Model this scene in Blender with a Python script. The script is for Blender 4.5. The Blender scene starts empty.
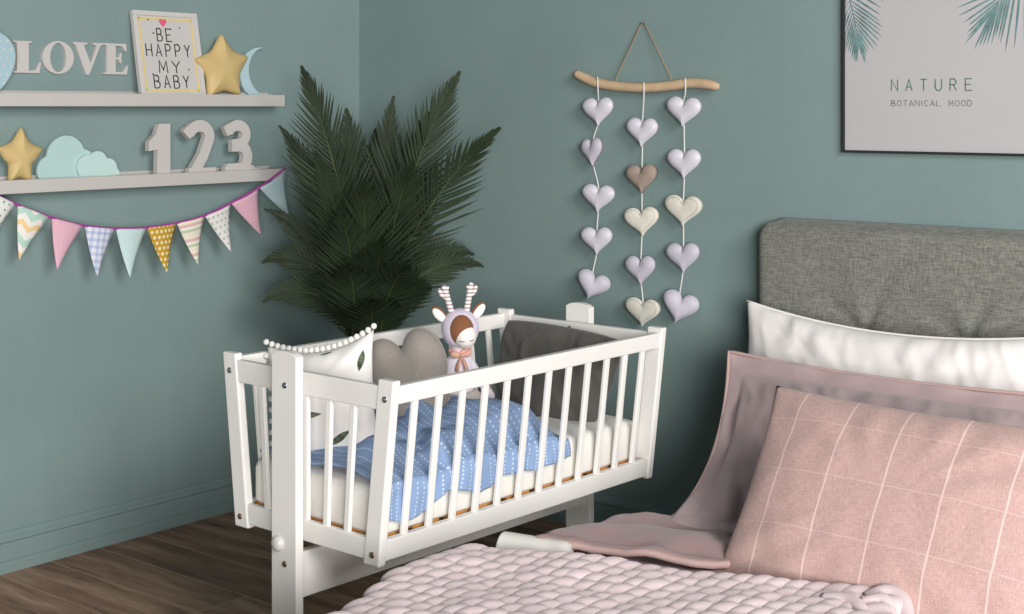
import bpy, math, random
from mathutils import Vector, Matrix, noise
random.seed(7)
C = bpy.context.scene.collection
V = Vector
CAM_H = 1.45
YAW = math.radians(39.4)
FOC = 1447.0
FW = V((-math.sin(YAW), math.cos(YAW), 0)); RT = V((math.cos(YAW), math.sin(YAW), 0))
XL, YB = -4.09, 4.03          # inner faces of the left wall and the back wall


def ray(px, py):
    return FW + RT * ((px - 512) / FOC) + V((0, 0, (107 - py) / FOC))


def at_x(px, py, X):
    r = ray(px, py); return V((0, 0, CAM_H)) + r * (X / r.x)


def at_y(px, py, Y):
    r = ray(px, py); return V((0, 0, CAM_H)) + r * (Y / r.y)


def at_d(px, py, d):
    return V((0, 0, CAM_H)) + ray(px, py) * d


# ------------------------------------------------------------------ materials
def srgb(r, g, b):
    def f(c):
        c /= 255.0
        return c / 12.92 if c <= 0.04045 else ((c + 0.055) / 1.055) ** 2.4
    return (f(r), f(g), f(b), 1)


class NT:
    def __init__(s, name):
        s.m = bpy.data.materials.new(name); s.m.use_nodes = True
        s.t = s.m.node_tree; s.n = s.t.nodes; s.l = s.t.links
        s.b = s.n['Principled BSDF']

    def new(s, kind, **kw):
        n = s.n.new(kind)
        for k, v in kw.items():
            setattr(n, k, v)
        return n

    def link(s, a, b):
        s.l.new(a, b)

    def math(s, op, a, b=None, c=None):
        n = s.new('ShaderNodeMath', operation=op)
        for i, v in enumerate((a, b, c)):
            if v is None:
                continue
            if isinstance(v, (int, float)):
                n.inputs[i].default_value = v
            else:
                s.link(v, n.inputs[i])
        return n.outputs[0]

    def coord(s, which='Object'):
        return s.new('ShaderNodeTexCoord').outputs[which]

    def xyz(s, vec):
        n = s.new('ShaderNodeSeparateXYZ'); s.link(vec, n.inputs[0]); return n.outputs

    def mapping(s, vec, scale=(1, 1, 1), loc=(0, 0, 0), rot=(0, 0, 0)):
        n = s.new('ShaderNodeMapping'); s.link(vec, n.inputs[0])
        n.inputs['Scale'].default_value = scale; n.inputs['Location'].default_value = loc
        n.inputs['Rotation'].default_value = rot
        return n.outputs[0]

    def noise(s, vec, scale, detail=3, rough=.55):
        n = s.new('ShaderNodeTexNoise'); s.link(vec, n.inputs['Vector'])
        n.inputs['Scale'].default_value = scale; n.inputs['Detail'].default_value = detail
        n.inputs['Roughness'].default_value = rough
        return n.outputs['Fac']

    def ramp(s, fac, stops, interp='LINEAR'):
        n = s.new('ShaderNodeValToRGB'); s.link(fac, n.inputs[0])
        n.color_ramp.interpolation = interp
        e = n.color_ramp.elements
        e[0].position, e[0].color = stops[0]
        e[1].position, e[1].color = stops[1]
        for p, c in stops[2:]:
            x = e.new(p); x.color = c
        return n.outputs[0]

    def mix(s, fac, a, b, blend='MIX'):
        n = s.new('ShaderNodeMix', data_type='RGBA', blend_type=blend)
        for i, v in ((0, fac), (6, a), (7, b)):
            if isinstance(v, (int, float)):
                n.inputs[i].default_value = v
            elif isinstance(v, tuple):
                n.inputs[i].default_value = v
            else:
                s.link(v, n.inputs[i])
        return n.outputs[2]

    def bump(s, h, strength=.3, dist=.002):
        n = s.new('ShaderNodeBump'); s.link(h, n.inputs['Height'])
        n.inputs['Strength'].default_value = strength; n.inputs['Distance'].default_value = dist
        s.link(n.outputs[0], s.b.inputs['Normal'])

    def col(s, c):
        if isinstance(c, tuple):
            s.b.inputs['Base Color'].default_value = c
        else:
            s.link(c, s.b.inputs['Base Color'])

    def set(s, rough=.6, spec=.3, sheen=0, metal=0):
        s.b.inputs['Roughness'].default_value = rough
        s.b.inputs['Specular IOR Level'].default_value = spec
        s.b.inputs['Metallic'].default_value = metal
        if sheen:
            s.b.inputs['Sheen Weight'].default_value = sheen
        return s.m


def plain(name, rgb, rough=.55, spec=.3, var=.04, scale=14, bump=.15, bdist=.001, bscale=None, sheen=0, metal=0):
    """colour with slight mottling and a fine surface bump"""
    t = NT(name); o = t.coord(); c = srgb(*rgb)
    n = t.noise(o, scale)
    lo = tuple(x * (1 - var) for x in c[:3]) + (1,); hi = tuple(min(1, x * (1 + var)) for x in c[:3]) + (1,)
    t.col(t.ramp(n, [(.3, lo), (.7, hi)]))
    if bump:
        t.bump(t.noise(o, bscale or scale * 12, 4), bump, bdist)
    return t.set(rough, spec, sheen, metal)


def fabric(name, rgb, var=.1, weave=900, stretch=6, rough=.85, bump=.35, wr=0, sheen=.1, slub=None):
    """woven cloth: crossed stretched noises"""
    t = NT(name); o = t.coord(); c = srgb(*rgb)
    a = t.noise(t.mapping(o, (weave / stretch, weave / stretch, weave)), 1, 2)
    b = t.noise(t.mapping(o, (weave, weave, weave / stretch)), 1, 2)
    w = t.math('MULTIPLY', t.math('ADD', a, b), .5)
    lo = tuple(x * (1 - var) for x in c[:3]) + (1,); hi = tuple(min(1, x * (1 + var)) for x in c[:3]) + (1,)
    k = t.ramp(w, [(.38, lo), (.62, hi)])
    if slub:
        big = t.noise(o, 9, 3)
        k = t.mix(t.math('MULTIPLY', big, slub), k, lo)
    t.col(k)
    h = w
    if wr:
        h = t.math('ADD', t.math('MULTIPLY', w, .25), t.math('MULTIPLY', t.noise(o, 22, 3), wr))
    t.bump(h, bump, .003 if wr else .0012)
    return t.set(rough, .2, sheen)


def uvpattern(name, fn, rough=.85):
    t = NT(name); s = t.xyz(t.coord('UV'))
    t.col(fn(t, s[0], s[1]))
    t.bump(t.noise(t.coord(), 700, 2), .2, .0006)
    return t.set(rough, .15)


M = {}
W_ = (229, 226, 222)


def wall_material():
    t = NT('teal_wall_paint'); o = t.coord()
    n = t.noise(o, 2.2, 4)
    t.col(t.ramp(n, [(.3, srgb(126, 147, 146)), (.7, srgb(132, 153, 152))]))
    h = t.math('ADD', t.noise(o, 55, 4, .6), t.math('MULTIPLY', t.noise(o, 12, 2), .6))
    t.bump(h, .22, .004)
    return t.set(.62, .25)


def floor_material():
    t = NT('dark_oak_planks'); o = t.coord()
    br = t.new('ShaderNodeTexBrick')
    t.link(t.mapping(o, (1, 1, 1), (.37, -.115, 0)), br.inputs['Vector'])
    br.offset = .37; br.inputs['Scale'].default_value = 1
    br.inputs['Brick Width'].default_value = 1.25; br.inputs['Row Height'].default_value = .18
    br.inputs['Mortar Size'].default_value = .0022; br.inputs['Bias'].default_value = 0
    br.inputs['Color1'].default_value = (0, 0, 0, 1); br.inputs['Color2'].default_value = (1, 1, 1, 1)
    br.inputs['Mortar'].default_value = (.5, .5, .5, 1)
    tone = br.outputs['Color']
    vm = t.new('ShaderNodeVectorMath', operation='MULTIPLY_ADD')
    t.link(tone, vm.inputs[0]); vm.inputs[1].default_value = (3.1, 1.7, 0); t.link(o, vm.inputs[2])
    wp = t.new('ShaderNodeVectorMath', operation='MULTIPLY_ADD')
    nz = t.new('ShaderNodeTexNoise'); t.link(vm.outputs[0], nz.inputs['Vector']); nz.inputs['Scale'].default_value = 3
    t.link(nz.outputs['Color'], wp.inputs[0]); wp.inputs[1].default_value = (.1, .09, 0); t.link(vm.outputs[0], wp.inputs[2])
    g = t.noise(t.mapping(wp.outputs[0], (1.6, 15, 1)), 1, 6, .6)
    f = t.noise(t.mapping(vm.outputs[0], (7, 110, 1)), 1, 3)
    grain = t.math('ADD', t.math('MULTIPLY', g, .7), t.math('MULTIPLY', f, .3))
    base = t.ramp(grain, [(.34, srgb(92, 66, 52)), (.5, srgb(168, 130, 106)), (.66, srgb(216, 178, 150))])
    base = t.mix(t.math('MULTIPLY', tone, .5), base, srgb(104, 76, 60))
    base = t.mix(t.math('MULTIPLY', br.outputs['Fac'], .75), base, srgb(206, 174, 146))  # bevel highlights along the plank joints, painted into the colour
    t.col(base)
    t.bump(t.math('SUBTRACT', t.math('MULTIPLY', grain, .3), br.outputs['Fac']), .35, .002)
    return t.set(.5, .35)


def mats():
    M['wall'] = wall_material(); M['floor'] = floor_material()
    M['white_paint'] = plain('white_lacquered_wood', (240, 237, 233), .42, .35, .015, 9, .05)
    M['shelf'] = plain('shelf_white', (196, 192, 188), .5, .3, .02, 7, .05)
    M['letter'] = plain('letter_white', (200, 195, 192), .55, .3, .02, 10, .06)
    M['frame_white'] = plain('frame_white', (206, 202, 199), .5, .3, .02, 10, .05)
    M['paper'] = plain('paper', (200, 197, 195), .8, .1, .01, 10, .04)
    M['poster'] = plain('poster_paper', (188, 186, 189), .7, .2, .02, 3, .03)
    M['ink'] = plain('black_ink', (44, 42, 42), .7, .1, .02, 10, 0)
    M['green_ink'] = plain('green_ink', (84, 122, 104), .7, .1, .05, 10, 0)
    M['grey_ink'] = plain('grey_ink', (128, 128, 128), .7, .1, .05, 10, 0)
    M['leaf_ink'] = plain('leaf_ink', (108, 138, 138), .7, .1, .35, 30, 0)
    M['brown_ink'] = plain('brown_ink', (136, 132, 116), .7, .1, .15, 30, 0)
    M['yellow_ink'] = plain('yellow_ink', (222, 200, 120), .7, .1, .05, 10, 0)
    M['pink_ink'] = plain('pink_ink', (226, 96, 132), .7, .1, .05, 10, 0)
    M['black_frame'] = plain('black_frame', (46, 46, 48), .5, .3, .03, 10, .05)
    M['yellow_star'] = plain('yellow_star_paint', (208, 182, 126), .5, .35, .03, 10, .08)
    M['mint'] = plain('mint_wood', (180, 208, 206), .6, .2, .02, 8, .08)
    M['mint_light'] = plain('mint_light', (192, 217, 214), .6, .2, .02, 8, .08)
    M['moon'] = plain('pale_blue_wood', (178, 205, 212), .6, .2, .02, 8, .08)
    M['cord'] = plain('magenta_cord', (168, 72, 156), .8, .1, .08, 90, .3)
    M['branch'] = plain('driftwood', (206, 178, 146), .65, .2, .09, 22, .3, .002)
    M['twine'] = plain('twine', (164, 142, 120), .85, .1, .1, 200, .3)
    M['white_string'] = plain('white_string', (226, 224, 220), .85, .1, .05, 200, .3)
    M['lilac'] = plain('lilac_satin', (218, 214, 224), .42, .4, .03, 30, .2, .003, 18)
    M['lilac_dark'] = plain('lilac_cotton', (200, 195, 208), .55, .3, .04, 30, .2, .003, 18)
    M['taupe'] = plain('taupe_felt', (164, 148, 136), .85, .15, .06, 60, .3, .002)
    M['cream'] = plain('cream_felt', (226, 222, 210), .9, .1, .04, 60, .35, .002)
    M['seam'] = plain('seam_thread', (178, 168, 150), .9, .1, .04, 60, .2)
    M['leaf'] = plain('palm_leaf', (47, 60, 42), .55, .25, .28, 8, .1)
    M['leaf_stem'] = plain('palm_stem', (72, 86, 48), .55, .3, .15, 12, .2)
    M['pot'] = plain('grey_clay_pot', (120, 118, 114), .8, .2, .08, 14, .3)
    M['soil'] = plain('soil', (48, 38, 30), .95, .05, .3, 40, .6, .01)
    M['metal'] = plain('steel_bolt', (150, 154, 158), .3, .5, .03, 30, 0, metal=.9)
    M['bronze'] = plain('bronze_bolt', (140, 116, 96), .35, .5, .03, 30, 0, metal=.8)
    M['knob'] = plain('translucent_plastic_knob', (214, 210, 206), .2, .5, .02, 20, 0)
    M['pine'] = plain('pine_plywood', (196, 138, 78), .6, .2, .15, 25, .2)
    M['sheet'] = fabric('white_sheet', (232, 229, 223), .03, 900, 4, .9, .25, .9)
    M['pillow_white'] = fabric('white_pillow', (238, 233, 231), .02, 900, 4, .9, .3, 1.0)
    M['sham'] = fabric('mauve_sham', (184, 163, 164), .05, 700, 4, .85, .4, 1.2, .25)
    M['duvet'] = fabric('mauve_duvet', (166, 136, 135), .05, 700, 4, .85, .4, 1.2, .25)
    M['duvet_hem'] = fabric('mauve_piping', (196, 166, 162), .05, 700, 4, .85, .3, 1.0, .25)
    M['knit'] = fabric('pale_pink_knit', (222, 203, 205), .03, 500, 3, .92, .35, .4, .3)
    M['headboard'] = fabric('grey_tweed', (130, 131, 124), .42, 420, 9, .9, .5, 0, .15, .35)
    M['heart_grey'] = fabric('grey_linen', (146, 139, 132), .1, 700, 5, .9, .4, .5, .15)
    M['heart_dark'] = fabric('charcoal_linen', (92, 89, 85), .12, 700, 5, .9, .4, .5, .15)
    M['pom'] = plain('white_pompom', (238, 235, 231), .95, .1, .04, 120, .6, .004, 300)
    M['doll_lilac'] = fabric('doll_lilac', (216, 206, 222), .03, 900, 4, .9, .2)
    M['doll_body'] = fabric('doll_body', (232, 224, 234), .03, 900, 4, .9, .2)
    M['doll_white'] = fabric('doll_white', (240, 234, 228), .03, 900, 4, .9, .2)
    M['doll_brown'] = fabric('doll_brown', (132, 88, 62), .1, 900, 4, .9, .2)
    M['doll_peach'] = fabric('doll_peach', (222, 172, 154), .05, 900, 4, .9, .2)
    M['doll_cream'] = fabric('doll_cream', (226, 217, 206), .03, 900, 4, .9, .3, .7)
    M['doll_shoe'] = fabric('doll_shoe', (126, 92, 122), .06, 900, 4, .9, .2)
    M['bedframe'] = fabric('bed_frame_cloth', (206, 200, 192), .05, 700, 5, .9, .2)
    M['dots_blue_plaque'] = plain('blue_plaque', (168, 196, 206), .6, .2, .02, 8, .08)

    # striped antler
    t = NT('antler_stripe'); z = t.xyz(t.coord())[2]
    f = t.math('FRACT', t.math('MULTIPLY', z, 95))
    t.col(t.ramp(f, [(0, srgb(240, 234, 230)), (.55, srgb(176, 152, 158))], 'CONSTANT')); M['antler'] = t.set(.9, .1)

    # bunting prints
    def fr(t, u, k, off=0.0):
        return t.math('FRACT', t.math('ADD', t.math('MULTIPLY', u, k), off))

    def dots(bg, fg, k, r, stag=True):
        def fn(t, u, v):
            vv = t.math('MULTIPLY', v, k * 1.2)
            row = t.math('FLOOR', vv)
            uu = t.math('ADD', t.math('MULTIPLY', u, k), t.math('MULTIPLY', row, .5 if stag else 0))
            a = t.math('SUBTRACT', t.math('FRACT', uu), .5); b = t.math('SUBTRACT', t.math('FRACT', vv), .5)
            d = t.math('SQRT', t.math('ADD', t.math('MULTIPLY', a, a), t.math('MULTIPLY', b, b)))
            return t.mix(t.math('LESS_THAN', d, r), srgb(*bg), srgb(*fg))
        return fn

    def chevron(t, u, v):
        z = t.math('ABSOLUTE', t.math('SUBTRACT', fr(t, u, 2), .5))
        f = t.math('FRACT', t.math('ADD', t.math('MULTIPLY', v, 1.9), t.math('MULTIPLY', z, .5)))
        return t.ramp(f, [(0, srgb(236, 232, 226)), (.3, srgb(238, 205, 150)), (.5, srgb(236, 232, 226)), (.72, srgb(184, 214, 200))], 'CONSTANT')

    def plaid(t, u, v):
        a = t.math('LESS_THAN', fr(t, u, 5), .45); b = t.math('LESS_THAN', fr(t, v, 7), .45)
        s = t.math('MULTIPLY', t.math('ADD', a, b), .5)
        return t.ramp(s, [(0, srgb(226, 226, 236)), (.4, srgb(196, 204, 226)), (.9, srgb(170, 184, 216))], 'CONSTANT')

    def stripes(t, u, v):
        f = fr(t, v, 3)
        return t.ramp(f, [(0, srgb(236, 226, 214)), (.25, srgb(190, 206, 168)), (.42, srgb(240, 234, 226)), (.6, srgb(224, 186, 184)), (.8, srgb(238, 228, 206))], 'CONSTANT')
    M['flag_speckle'] = uvpattern('flag_green_speckle', dots((232, 232, 228), (130, 168, 156), 5, .18))
    M['flag_chevron'] = uvpattern('flag_chevron', chevron)
    M['flag_pink'] = fabric('flag_pink', (226, 180, 196), .03, 900, 4)
    M['flag_plaid'] = uvpattern('flag_plaid', plaid)
    M['flag_mint'] = fabric('flag_mint', (200, 224, 222), .03, 900, 4)
    M['flag_mustard'] = uvpattern('flag_mustard_dots', dots((196, 156, 52), (240, 226, 184), 7, .3))
    M['flag_stripes'] = uvpattern('flag_stripes', stripes)
    M['flag_dots'] = uvpattern('flag_grey_dots', dots((230, 226, 222), (158, 184, 180), 6, .2))
    M['flag_pale_blue'] = fabric('flag_pale_blue', (184, 208, 214), .03, 900, 4)

    # blue dotted muslin
    def bl(t, u, v):
        a = t.math('SUBTRACT', fr(t, u, 1), .5); b = t.math('SUBTRACT', fr(t, v, 1), .5)
        rs = t.math('LESS_THAN', t.math('ABSOLUTE', a), .085)
        rb = t.math('LESS_THAN', t.math('ABSOLUTE', b), .25)
        return t.mix(t.math('MULTIPLY', rs, rb), srgb(138, 162, 199), srgb(202, 213, 230))
    M['muslin'] = uvpattern('blue_dotted_muslin', bl, .9)

    # leaf printed cushion
    leaves = [(.30, .84, .1, .08, .018), (.93, .76, 1.45, .09, .028), (.74, .60, -.25, .07, .022), (.42, .36, 0, .16, .03), (.70, .14, .5, .13, .028), (.10, .55, 1.2, .07, .02), (.60, .93, .1, .06, .015)]

    def lf(t, u, v):
        tot = None
        for cx, cy, an, ln, wd in leaves:
            du = t.math('SUBTRACT', u, cx); dv = t.math('SUBTRACT', v, cy)
            a = t.math('ADD', t.math('MULTIPLY', du, math.cos(an) / ln), t.math('MULTIPLY', dv, math.sin(an) / ln))
            b = t.math('SUBTRACT', t.math('MULTIPLY', dv, math.cos(an) / wd), t.math('MULTIPLY', du, math.sin(an) / wd))
            # leaf: |b| < 1 - a^2
            k = t.math('LESS_THAN', t.math('ADD', t.math('ABSOLUTE', b), t.math('MULTIPLY', a, a)), 1)
            tot = k if tot is None else t.math('MAXIMUM', tot, k)
        g = t.noise(t.coord(), 70, 3)
        return t.mix(tot, srgb(238, 234, 231), t.ramp(g, [(.35, srgb(58, 66, 52)), (.65, srgb(112, 122, 100))]))
    M['leaf_cushion'] = uvpattern('leaf_print_cotton', lf)

    # pink check cushion: raised pale threads down, thin seams across
    t = NT('pink_check_linen'); s = t.xyz(t.coord('UV')); o = t.coord()
    def line(u, k, off, w):
        return t.math('LESS_THAN', t.math('ABSOLUTE', t.math('SUBTRACT', fr(t, u, k, off), .5)), w)
    vl = line(s[0], 5.5, .785, .016); hl = line(s[1], 4.0, .2, .012)
    uvc = t.coord('UV'); a = t.noise(t.mapping(uvc, (34, 260, 1)), 1, 3, .7); b = t.noise(t.mapping(uvc, (360, 24, 1)), 1, 3, .7)
    w = t.math('MULTIPLY', t.math('ADD', a, b), .5)
    base = t.ramp(w, [(.38, srgb(178, 145, 140)), (.62, srgb(210, 178, 172))])
    base = t.mix(t.math('MULTIPLY', vl, .75), base, srgb(234, 206, 198))
    base = t.mix(t.math('MULTIPLY', hl, .35), base, srgb(236, 206, 198))
    t.col(base)
    t.bump(t.math('ADD', t.math('MULTIPLY', w, .3), t.math('ADD', vl, t.math('MULTIPLY', hl, -.6))), .5, .003)
    M['pink_check'] = t.set(.88, .15, .2)


mats()


# ------------------------------------------------------------------ mesh builder
class B:
    def __init__(s):
        s.v = []; s.f = []; s.uv = {}; s.mi = []; s.cur = 0; s.flat = set()

    def add(s, vs, fs, uvs=None, flat=False):
        o = len(s.v); s.v += [V(p) for p in vs]
        for f in fs:
            if flat:
                s.flat.add(len(s.f))
            s.f.append([i + o for i in f]); s.mi.append(s.cur)
        if uvs:
            for i, u in enumerate(uvs):
                s.uv[o + i] = u
        return s

    def hexa(s, p):   # bottom 4 (ccw from above), top 4
        return s.add(p, [(3, 2, 1, 0), (4, 5, 6, 7), (0, 1, 5, 4), (1, 2, 6, 5), (2, 3, 7, 6), (3, 0, 4, 7)], flat=True)

    def box(s, x0, x1, y0, y1, z0, z1):
        return s.hexa([(x0, y0, z0), (x1, y0, z0), (x1, y1, z0), (x0, y1, z0), (x0, y0, z1), (x1, y0, z1), (x1, y1, z1), (x0, y1, z1)])

    def tube(s, pts, rad, seg=8, squash=None):
        pts = [V(p) for p in pts]; n = len(pts)
        if not hasattr(rad, '__len__'):
            rad = [rad] * n
        vs = []; prev = None
        for i, p in enumerate(pts):
            d = (pts[min(i + 1, n - 1)] - pts[max(i - 1, 0)]).normalized()
            if prev is None:
                a = d.cross(V((0, 0, 1)))
                if a.length < .05:
                    a = d.cross(V((1, 0, 0)))
            else:
                a = prev - d * prev.dot(d)
            a.normalize(); b = d.cross(a); prev = a
            for k in range(seg):
                t = 2 * math.pi * k / seg
                vs.append(p + a * math.cos(t) * rad[i] + b * math.sin(t) * rad[i] * (squash or 1))
        fs = []
        for i in range(n - 1):
            for k in range(seg):
                k2 = (k + 1) % seg
                fs.append((i * seg + k, i * seg + k2, (i + 1) * seg + k2, (i + 1) * seg + k))
        fs.append(tuple(range(seg))[::-1]); fs.append(tuple((n - 1) * seg + k for k in range(seg)))
        return s.add(vs, fs)

    def ell(s, c, ax, ay, az, nu=16, nv=10):
        c = V(c); ax, ay, az = V(ax), V(ay), V(az); vs = []; fs = []
        for j in range(1, nv):
            t = math.pi * j / nv
            for i in range(nu):
                p = 2 * math.pi * i / nu
                vs.append(c + ax * math.sin(t) * math.cos(p) + ay * math.sin(t) * math.sin(p) + az * math.cos(t))
        top = len(vs); vs.append(c + az); vs.append(c - az)
        for j in range(nv - 2):
            for i in range(nu):
                i2 = (i + 1) % nu
                fs.append((j * nu + i, (j + 1) * nu + i, (j + 1) * nu + i2, j * nu + i2))
        for i in range(nu):
            i2 = (i + 1) % nu
            fs.append((top, i, i2)); fs.append((top + 1, (nv - 2) * nu + i2, (nv - 2) * nu + i))
        return s.add(vs, fs)

    def sph(s, c, r, nu=14, nv=9):
        return s.ell(c, (r, 0, 0), (0, r, 0), (0, 0, r), nu, nv)

    def extrude(s, poly, fn, d0, d1):
        n = len(poly)
        vs = [fn(a, b, d0) for a, b in poly] + [fn(a, b, d1) for a, b in poly]
        fs = [tuple(range(n))[::-1], tuple(range(n, 2 * n))] + [(i, (i + 1) % n, n + (i + 1) % n, n + i) for i in range(n)]
        return s.add(vs, fs, flat=True)

    def ribbon(s, path, w, fn, d0, d1):
        """flat stroke of constant width along a 2D path, extruded d0..d1, mitred"""
        n = len(path); L = []; R = []
        P = [V((a, b)) for a, b in path]
        for i in range(n):
            d1_ = (P[i] - P[i - 1]).normalized() if i else (P[1] - P[0]).normalized()
            d2_ = (P[i + 1] - P[i]).normalized() if i < n - 1 else d1_
            t = (d1_ + d2_)
            t = t.normalized() if t.length > 1e-4 else d1_
            nn = V((-t.y, t.x)); k = max(.45, nn.dot(V((-d1_.y, d1_.x))))
            L.append(P[i] + nn * w / 2 / k); R.append(P[i] - nn * w / 2 / k)
        vs = []
        for i in range(n):
            vs += [fn(*L[i], d0), fn(*R[i], d0), fn(*L[i], d1), fn(*R[i], d1)]
        fs = []
        for i in range(n - 1):
            a, b = i * 4, i * 4 + 4
            fs += [(a, b, b + 1, a + 1), (a + 2, a + 3, b + 3, b + 2), (a, a + 2, b + 2, b), (a + 1, b + 1, b + 3, a + 3)]
        e = (n - 1) * 4
        fs += [(0, 1, 3, 2), (e, e + 2, e + 3, e + 1)]
        return s.add(vs, fs, flat=True)

    def inflate(s, outline, fn, thick, rings=8, center=(0, 0), rim=.0, power=.5, wob=0, seed=0, uv=False, back=1.0):
        """puffed shape from a star-shaped 2D outline: height follows the distance to the outline"""
        n = len(outline); cx, cy = center
        seg = [(V(outline[i]), V(outline[(i + 1) % n])) for i in range(n)]

        def dist(p):
            best = 9
            for a, b in seg:
                ab = b - a; t = max(0, min(1, (p - a).dot(ab) / max(1e-12, ab.dot(ab))))
                best = min(best, (p - (a + ab * t)).length)
            return best
        ring = []
        for k in range(rings + 1):
            q = k / rings
            q = 1 - (1 - q) ** 1.6                       # denser towards the rim
            for i in range(n):
                ring.append(V((cx + (outline[i][0] - cx) * q, cy + (outline[i][1] - cy) * q)))
        D = [dist(p) for p in ring]; dm = max(D)
        vs = []; fs = []; uvs = []
        xs = [o[0] for o in outline]; ys = [o[1] for o in outline]
        for side in (1, -1):
            o = len(vs)
            for k in range(rings + 1):
                for i in range(n):
                    p = ring[k * n + i]; d = D[k * n + i] / dm
                    h = thick * (1 - (1 - min(1, d)) ** 2) ** power + rim
                    if k == rings:
                        h = rim
                    if wob:
                        h += wob * noise.noise(V((p.x * 14 + seed, p.y * 14, seed * 1.7))) * min(1, d * 3)
                    vs.append(fn(p.x, p.y, side * h * (back if side < 0 else 1)))
                    uvs.append(((p.x - min(xs)) / (max(xs) - min(xs)), (p.y - min(ys)) / (max(ys) - min(ys))))
            for k in range(rings):
                for i in range(n):
                    i2 = (i + 1) % n; a, b, c, d_ = o + k * n + i, o + k * n + i2, o + (k + 1) * n + i2, o + (k + 1) * n + i
                    if k == 0:
                        q = (a, c, d_)
                    else:
                        q = (a, b, c, d_)
                    fs.append(q if side < 0 else q[::-1])
        m = (rings + 1) * n
        for i in range(n):
            i2 = (i + 1) % n; a = rings * n
            fs.append((a + i, a + i2, m + a + i2, m + a + i))
        return s.add(vs, fs, uvs if uv else None)

    def pillow(s, fn, w, h, t, nu=40, nv=32, pinch=.06, flange=0, wob=.006, seed=0, pw=2.6, top_dip=0, fold=0, front=1.0, ridge=0):
        """stuffed cushion: two puffed faces meeting in a seam; optional flat flange round it"""
        vs = []; fs = []; uvs = []
        for side in (1, -1):
            o = len(vs)
            for j in range(nv + 1):
                for i in range(nu + 1):
                    u = -1 + 2 * i / nu; v = -1 + 2 * j / nv
                    u = math.copysign(abs(u) ** .8, u); v = math.copysign(abs(v) ** .8, v)
                    x = u * w / 2 * (1 - pinch * (1 - v * v) * u * u)
                    y = v * h / 2 * (1 - pinch * (1 - u * u) * v * v)
                    if v > 0:
                        y -= top_dip * (1 - u * u) * v * v
                    iu = min(1, abs(u) / (1 - flange * 2 / w)) if flange else abs(u)
                    iv = min(1, abs(v) / (1 - flange * 2 / h)) if flange else abs(v)
                    c = t / 2 * max(0, (1 - iu ** pw)) ** .6 * max(0, (1 - iv ** pw)) ** .6
                    mk = min(1, c / (t * .12))
                    nz = noise.noise(V((x * 7 + seed, y * 7, seed))) + .6 * noise.noise(V((x * 19 + seed, y * 13, seed + 4)))
                    c2 = c + wob * nz * mk
                    if ridge:
                        rn = noise.noise(V((x * 10 + seed * 3, y * 6 + x * 5, seed + 2)))
                        rn2 = noise.noise(V((x * 22 + y * 9, y * 13, seed + 6)))
                        c2 += ridge * mk * ((.35 - abs(rn)) + .5 * (.3 - abs(rn2)))
                    if fold:
                        # drag creases running in from the corners
                        ang = math.atan2(abs(y / h), abs(x / w) + 1e-6)
                        c2 += fold * mk * math.sin(ang * 16 + 3 * noise.noise(V((x * 4, y * 4, seed)))) * (min(1, (u * u + v * v)) ** 1.5) * (1 - max(iu, iv)) * 2.2
                    edge = .0035 if flange else 0
                    bend = 0
                    if flange:
                        k = max(0, max(abs(u) - (1 - flange * 2 / w), abs(v) - (1 - flange * 2 / h)))
                        bend = .012 * noise.noise(V((x * 9, y * 9, seed + 9))) * min(1, k * 12)
                    val = side * max(c2 if c > 0 else 0, edge if (i % nu and j % nv) else 0) * (front if side > 0 else 1) + bend
                    vs.append(fn(x, y, val)); uvs.append(((u + 1) / 2, (v + 1) / 2))
            st = nu + 1
            for j in range(nv):
                for i in range(nu):
                    q = (o + j * st + i, o + j * st + i + 1, o + (j + 1) * st + i + 1, o + (j + 1) * st + i)
                    fs.append(q if side > 0 else q[::-1])
        return s.add(vs, fs, uvs)

    def weld(s, eps=1e-5):
        s._weld = eps; return s


OFF = {}


def tag(o, label, cat, group=None):
    o['label'] = label; o['category'] = cat
    if group:
        o['group'] = group
    return o


def thing(name, loc, label, cat, group=None):
    o = bpy.data.objects.new(name, None); C.objects.link(o)
    o.empty_display_size = .05; o.location = loc
    OFF[o] = V(loc); tag(o, label, cat, group)
    return o


def build(name, b, mat, parent=None, smooth=True, bevel=0, subsurf=0, origin=None, label=None, weld=0, angle=None):
    off = OFF[parent] if parent else (V(origin) if origin is not None else V((0, 0, 0)))
    me = bpy.data.meshes.new(name)
    me.from_pydata([tuple(p - off) for p in b.v], [], b.f)
    for m in (mat if isinstance(mat, (list, tuple)) else [mat]):
        me.materials.append(m)
    for i, p in enumerate(me.polygons):
        p.material_index = b.mi[i]
        p.use_smooth = smooth and (i not in b.flat)
    if b.uv:
        ul = me.uv_layers.new(name='UVMap')
        for lp in me.loops:
            ul.data[lp.index].uv = b.uv.get(lp.vertex_index, (0, 0))
    me.validate(); me.update()
    o = bpy.data.objects.new(name, me); C.objects.link(o)
    if parent:
        o.parent = parent; OFF[o] = off
    else:
        o.location = off; OFF[o] = off
    if weld or getattr(b, '_weld', 0):
        md = o.modifiers.new('weld', 'WELD'); md.merge_threshold = weld or b._weld
    if bevel:
        md = o.modifiers.new('bevel', 'BEVEL'); md.width = bevel; md.segments = 2; md.limit_method = 'ANGLE'
        md.angle_limit = math.radians(35)
    if subsurf:
        md = o.modifiers.new('subsurf', 'SUBSURF'); md.levels = subsurf; md.render_levels = subsurf
    if label:
        o['label'] = label
    return o


def struct(name, b, mat, **kw):
    o = build(name, b, mat, **kw); o['kind'] = 'structure'; return o


def frame(o, ux, uy, un):
    o, ux, uy, un = V(o), V(ux), V(uy), V(un)
    return lambda a, b, c=0: o + ux * a + uy * b + un * c


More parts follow.
